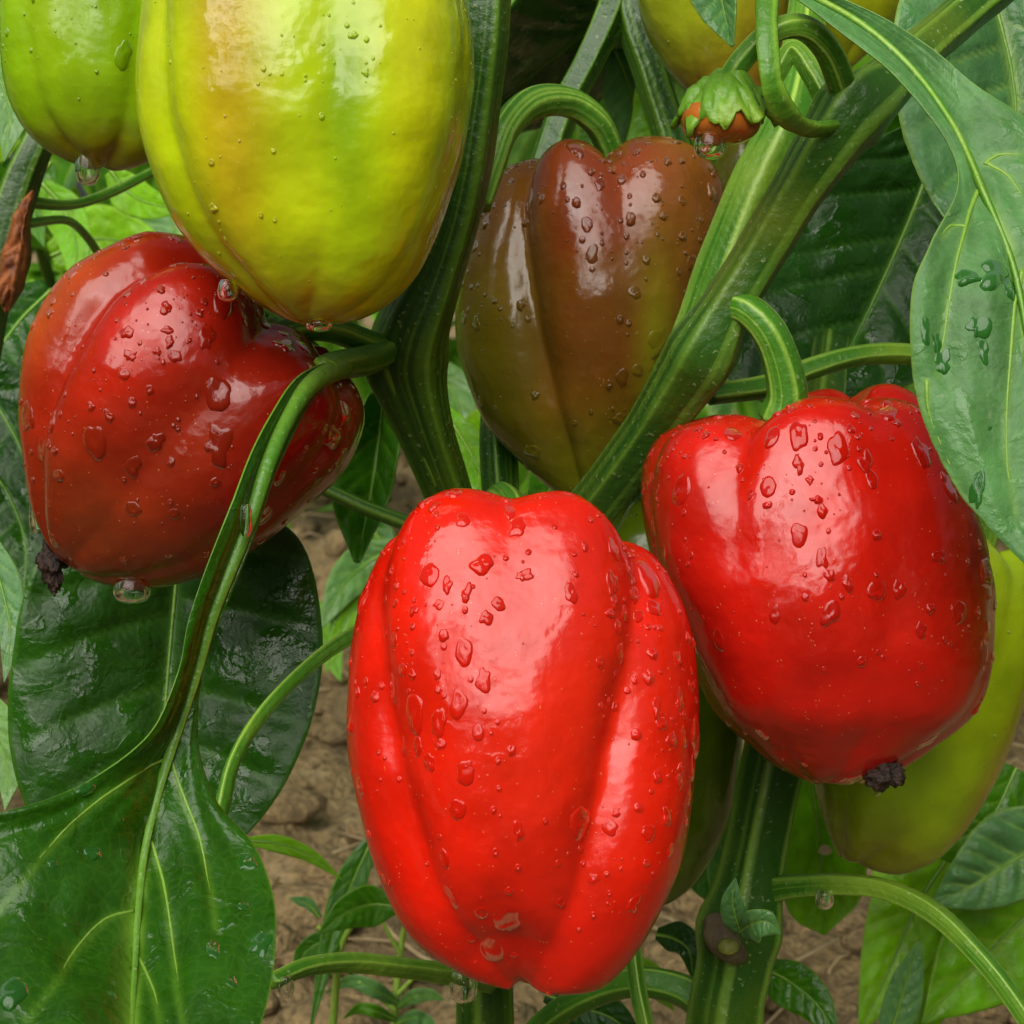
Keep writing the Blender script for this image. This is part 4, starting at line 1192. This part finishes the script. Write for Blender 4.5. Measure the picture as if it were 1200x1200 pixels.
for M, wl, wr, m_, kw in [
    ([(-20, 620, .60), (0, 680, .595), (12, 740, .59), (5, 800, .585)], 24, 18, LEAF_PALE, dict(seed=5.3)),
    ([(-40, 800, .62), (-10, 850, .615), (8, 900, .61), (6, 950, .605)], 30, 20, LEAF_PALE, dict(seed=5.5)),
    ([(-30, 20, .60), (-5, 80, .60), (10, 130, .595), (5, 190, .59)], 40, 24, LEAF_PALE, dict(seed=5.7)),
    ([(-40, 420, .70), (0, 480, .70), (30, 540, .69), (50, 620, .68)], 60, 50, LEAF_DARK, dict(seed=5.9)),
    ([(-30, 520, .72), (10, 580, .72), (30, 640, .71), (25, 720, .70)], 60, 60, LEAF_DARK, dict(seed=6.1)),
    ([(60, 340, .80), (20, 380, .79), (-10, 430, .78), (-20, 500, .77)], 40, 50, LEAF_DARK, dict(seed=6.3)),
    ([(70, 470, .95), (60, 420, .95), (90, 360, .94), (130, 320, .93)], 40, 40, LEAF_YOUNG, dict(seed=6.5)),
    ([(60, 300, 1.0), (110, 280, 1.0), (160, 290, .99), (230, 330, .98)], 40, 46, LEAF_YOUNG, dict(seed=6.7)),
    ([(50, 215, .9), (75, 245, .9), (90, 290, .89), (85, 340, .88)], 22, 26, LEAF_YOUNG, dict(seed=6.9)),
    ([(130, 200, .9), (150, 225, .9), (180, 240, .89), (225, 245, .88)], 22, 24, LEAF_YOUNG, dict(seed=7.2)),
    ([(30, 330, .85), (45, 370, .85), (50, 410, .84), (40, 460, .83)], 26, 26, LEAF_YOUNG, dict(seed=7.4)),
    ([(150, 240, 1.05), (170, 270, 1.05), (175, 310, 1.04), (160, 360, 1.03)], 34, 34, LEAF_PALE, dict(seed=7.6)),
    ([(60, 190, .95), (45, 215, .95), (40, 250, .94), (52, 290, .93)], 20, 24, LEAF_MID, dict(seed=7.8)),
]:
    sleaf(M, wl, wr, plant3, m_, n=50, m=10, rib_px=3, **kw)

# ------------------------------------------------------------------ plants in the rows behind
def leaf_template(name, length, width, droop, mat_, seed):
    n = 7
    t = np.linspace(0, 1, n)
    ang = -droop * t
    dx = np.cos(ang) * length / (n - 1)
    dz = np.sin(ang) * length / (n - 1)
    M = np.stack([np.r_[0, np.cumsum(dx[:-1])], np.zeros(n), np.r_[0, np.cumsum(dz[:-1])]], 1)
    M[:, 0] += length * 0.35
    prof = np.sin(np.pi * np.clip(t, 0.02, 1) ** 0.72) ** 0.85 * width
    L = M + np.stack([np.zeros(n), prof, prof * .25], 1)
    Rr = M + np.stack([np.zeros(n), -prof, prof * .25], 1)
    V, F, vein, _, _ = leaf_geo(L, M, Rr, 22, 5, cup=.05, nv=6, seed=seed, wave=.02, vw=.016)
    P = np.linspace((0, 0, 0), M[0], 5)
    P[:, 2] += np.sin(np.linspace(0, np.pi, 5)) * length * .04
    Vt, Ft, _ = tube_geo(P, np.full(5, length * .014), 0, 0, 6)
    k = len(V)
    V = np.vstack([V, Vt])
    F = F + [tuple(i + k for i in f) for f in Ft]
    vein = np.r_[vein, np.full(len(Vt), .8)]
    me = bpy.data.meshes.new(name)
    me.from_pydata(V.tolist(), [], F)
    me.polygons.foreach_set('use_smooth', np.ones(len(me.polygons), bool))
    at = me.attributes.new('vein', 'FLOAT', 'POINT')
    at.data.foreach_set('value', vein.astype(np.float32))
    me.materials.append(mat_)
    return me


TEMPL = [leaf_template('leaf', l, w, dr, m_, s_) for l, w, dr, m_, s_ in
         [(.12, .034, 1.0, LEAF_MID, 1.), (.10, .027, .6, LEAF_MID, 2.), (.14, .038, 1.3, LEAF_MID, 3.), (.09, .025, .8, LEAF_YOUNG, 4.), (.11, .030, 1.1, LEAF_PALE, 5.), (.07, .018, .5, LEAF_YOUNG, 6.)]]


def row_plant(x, y, h, nleaf, label, seed, spread=0.2):
    rs = random.Random(seed)
    z0 = soil_height(x, y)
    rt = root('pepper_plant', (x, y, z0 - .01), label, 'plant', 'pepper plants')
    tips = []
    V0, F0, R0 = [], [], []

    def add(P, r0, r1):
        V, F, rb = tube_geo(P, np.linspace(r0, r1, len(P)), 4, .12, 9)
        k = len(V0)
        V0.extend(V.tolist())
        F0.extend(tuple(i + k for i in f) for f in F)
        R0.extend(rb.tolist())
    b = np.array((x, y, z0 - .02))
    f1 = b + (rs.uniform(-.02, .02), rs.uniform(-.02, .02), h * .35)
    add(cr([b, (b + f1) / 2 + rng.normal(0, .005, 3), f1], 10), .008, .006)
    for k in range(3):
        a = rs.uniform(0, 1) + k * 2.1
        f2 = f1 + np.array((math.cos(a) * spread * .5, math.sin(a) * spread * .5, h * .32))
        add(cr([f1, (f1 + f2) / 2 + (0, 0, -.01), f2], 8), .006, .004)
        for q in range(2):
            a2 = a + (q - .5) * 1.4
            f3 = f2 + np.array((math.cos(a2) * spread * .5, math.sin(a2) * spread * .5, h * rs.uniform(.22, .36)))
            add(cr([f2, (f2 + f3) / 2 + (0, 0, -.005), f3], 8), .004, .002)
            tips.append((f2, f3, a2))
        tips.append((f1, f2, a))
    mesh('stem', V0, F0, STEM, rt, {'rib': R0})
    for k in range(nleaf):
        p, q, a = tips[k % len(tips)]
        t = rs.uniform(.15, 1.0)
        pos = p + (q - p) * t
        aa = rs.uniform(0, 6.283)
        o = bpy.data.objects.new('leaf', rs.choice(TEMPL))
        COL.objects.link(o)
        o.parent = rt
        o.location = Vector(pos - np.array(rt.location))
        sc = rs.uniform(.75, 1.25)
        o.scale = (sc, sc, sc)
        o.rotation_euler = (rs.uniform(-.5, .5), rs.uniform(-.35, .75), aa)


near = [(-.46, 1.15, .62, 50, 'leafy pepper plant in the next row, seen between the left peppers and the left edge'),
        (-.62, 1.5, .75, 50, 'leafy pepper plant standing furthest left in the row behind'),
        (-.36, 1.75, .72, 54, 'leafy pepper plant behind the yellow-green and dark red peppers'),
        (.50, 1.25, .70, 50, 'leafy pepper plant behind the pale leaf at the right edge'),
        (.34, 1.55, .78, 54, 'leafy pepper plant behind the dark shaded leaf, right of the brown pepper'),
        (.10, 1.75, .80, 56, 'leafy pepper plant behind the brown pepper, seen between the upper stems')]
for k, (x, y, h, nl, lab) in enumerate(near):
    row_plant(x, y, h, nl, lab, 100 + k)

# unseen leaves added to the forked plant above the frame to shade things below
rs = random.Random(42)
for k in range(70):
    px, d = rs.uniform(420, 1400), rs.uniform(.74, 1.1)
    py = rs.uniform(-460, -170)
    p = W(px, py, d)
    o = bpy.data.objects.new('leaf', rs.choice(TEMPL[:3]))
    COL.objects.link(o)
    o.parent = main
    o.location = Vector(p - np.array(main.location))
    o.rotation_euler = (rs.uniform(-.4, .4), rs.uniform(-.2, .8), rs.uniform(0, 6.283))
    sc = rs.uniform(.9, 1.3)
    o.scale = (sc, sc, sc)


def foliage_mass(boxes, label, seed, mt):
    """Leaves joined into one mesh: far plant rows, or unseen foliage added for reflections."""
    rs = np.random.default_rng(seed)
    M = np.stack([np.linspace(0, .12, 8), np.zeros(8), -.05 * np.linspace(0, 1, 8) ** 2], 1)
    prof = np.sin(np.pi * np.clip(np.linspace(0, 1, 8), .03, 1) ** .75) * .03
    V0, F0, ve, _, _ = leaf_geo(M + np.stack([0 * prof, prof, .2 * prof], 1), M, M + np.stack([0 * prof, -prof, .2 * prof], 1), 7, 2, nv=3, seed=1.0, vw=.03)
    AV, AF, AE = [], [], []
    F0 = np.array(F0)
    k = 0
    for (x0, x1, y0, y1, z0, z1, cnt) in boxes:
        for _ in range(cnt):
            rot = Matrix.Rotation(rs.uniform(0, 6.283), 3, 'Z') @ Matrix.Rotation(rs.uniform(-.3, .9), 3, 'Y') @ Matrix.Rotation(rs.uniform(-.5, .5), 3, 'X')
            t = rs.uniform(0, 1) ** .8
            p = np.array((rs.uniform(x0, x1), rs.uniform(y0, y1), z0 + (z1 * (1 + .12 * math.sin(9 * k)) - z0) * t))
            AV.append(V0 @ np.array(rot).T * rs.uniform(.8, 1.4) + p)
            AF.append(F0 + k * len(V0))
            AE.append(ve)
            k += 1
    o = mesh('foliage', np.vstack(AV), np.vstack(AF).tolist(), mt, None, {'vein': np.concatenate(AE)})
    o['kind'] = 'stuff'
    o['label'] = label
    return o


foliage_mass([(-2.4, 2.4, 2.5, 2.9, .02, .95, 1700), (-3.5, 3.5, 3.5, 4.0, .02, 1.15, 1900)], 'dense green foliage of the farther pepper rows', 5, LEAF_MID)
foliage_mass([(-2.2, 2.2, -1.1, -.55, .0, .72, 1500), (-1.0, -.15, -.9, -.5, .5, 1.15, 130), (.25, 1.2, -.9, -.5, .5, 1.0, 150), (.75, 1.15, -.6, 1.1, .0, .75, 600), (-1.15, -.75, -.6, 1.0, .0, .75, 600)], 'unseen green foliage added behind and beside the camera to break up reflections', 6, LEAF_MID)  # added out of view: hides the low sky and breaks up the sun's reflection


# ------------------------------------------------------------------ weeds low in front of the soil
def weed(label, stems, leaves):
    x, y, z = W(*stems[0][0][:3])
    rt = root('weed_seedling', (x, y, z), label, 'weed', 'weeds')
    for s_ in stems:
        tube('stem', s_, rt, STEM_PALE, ribs=0, amp=0, nseg=10)
    for M, wl, wr, m_, kw in leaves:
        sleaf(M, wl, wr, rt, m_, n=36, m=8, rib_px=2, **kw)


weed('weed with broad toothed leaves between the wet leaf and the frontmost pepper',
     [[(375, 1330, .80, 5), (390, 1200, .78, 5), (400, 1110, .76, 4), (430, 1060, .75, 3)], [(400, 1110, .76, 3), (372, 1085, .76, 3)]],
     [([(465, 1062, .74), (435, 1060, .74), (405, 1070, .735), (372, 1095, .73)], 26, 24, LEAF_MID, dict(seed=7.1)),
      ([(438, 980, .77), (415, 1030, .765), (392, 1090, .76), (362, 1215, .75)], 16, 20, LEAF_MID, dict(seed=7.3)),
      ([(285, 985, .70), (325, 988, .70), (365, 1003, .70), (402, 1032, .70)], 10, 11, LEAF_YOUNG, dict(seed=7.5)),
      ([(375, 1075, .76), (362, 1060, .76), (350, 1056, .76), (338, 1052, .76)], 6, 8, LEAF_PALE, dict(seed=7.7)),
      ([(400, 1110, .77), (375, 1105, .77), (355, 1120, .77), (345, 1150, .77)], 16, 14, LEAF_MID, dict(seed=7.9))])
weed('slender pale weed seedling with narrow leaves below the frontmost pepper',
     [[(455, 1330, .92, 6), (462, 1200, .92, 5), (470, 1110, .91, 4), (478, 1075, .90, 3)], [(470, 1120, .91, 3), (445, 1075, .90, 2)], [(466, 1165, .91, 3), (500, 1130, .90, 2)], [(464, 1185, .91, 3), (420, 1150, .9, 2)]],
     [([(466, 1175, .91), (440, 1160, .90), (410, 1150, .90), (380, 1165, .89)], 10, 10, LEAF_PALE, dict(seed=8.1)),
      ([(466, 1180, .91), (485, 1168, .90), (505, 1166, .90), (522, 1172, .89)], 9, 9, LEAF_PALE, dict(seed=8.3)),
      ([(464, 1200, .91), (485, 1192, .90), (500, 1196, .90), (515, 1208, .89)], 9, 9, LEAF_PALE, dict(seed=8.5)),
      ([(478, 1080, .90), (492, 1062, .90), (500, 1045, .90), (503, 1030, .90)], 8, 8, LEAF_MID, dict(seed=8.7)),
      ([(445, 1078, .90), (435, 1065, .90), (428, 1050, .90), (424, 1035, .90)], 7, 7, LEAF_MID, dict(seed=8.9)),
      ([(464, 1195, .91), (440, 1185, .90), (420, 1182, .90), (400, 1195, .89)], 8, 8, LEAF_MID, dict(seed=9.1))])

# ------------------------------------------------------------------ hanging water drops
hanging_drop('large clear drop hanging from the tip of the green corner pepper', 103, 186, .515, 30, 32)
hanging_drop('clear drop below the left flank of the yellow-green pepper, above the dark red one', 267, 334, .447, 24, 20)
hanging_drop('wide drop under the tip of the yellow-green pepper', 374, 376, .449, 32, 13)
hanging_drop('broad reddish drop under the lowest bulge of the tilted dark red pepper', 155, 684, .484, 44, 24)
hanging_drop('drop on the left rim of the tilted dark red pepper, just above its dried tip', 44, 592, .497, 20, 34)
hanging_drop('small drop at the upper left rim of the tilted dark red pepper', 29, 424, .50, 12, 24)
hanging_drop('drop on the lower right edge of the black-tipped red pepper', 1086, 846, .49, 20, 18)
hanging_drop('long drop under the stalk joint below the frontmost red pepper', 543, 1146, .53, 34, 30)
hanging_drop('wide drop under the small young orange fruit', 832, 163, .466, 38, 24)
hanging_drop('drop under the curved leaf stalk beside the ridged stem', 966, 1048, .535, 22, 18)
hanging_drop('drop clinging to the winged stalk of the large wet leaf', 288, 600, .428, 15, 30)
hanging_drop('drop under the leaf stalk beside the large wet leaf at the bottom', 335, 1150, .50, 20, 20)
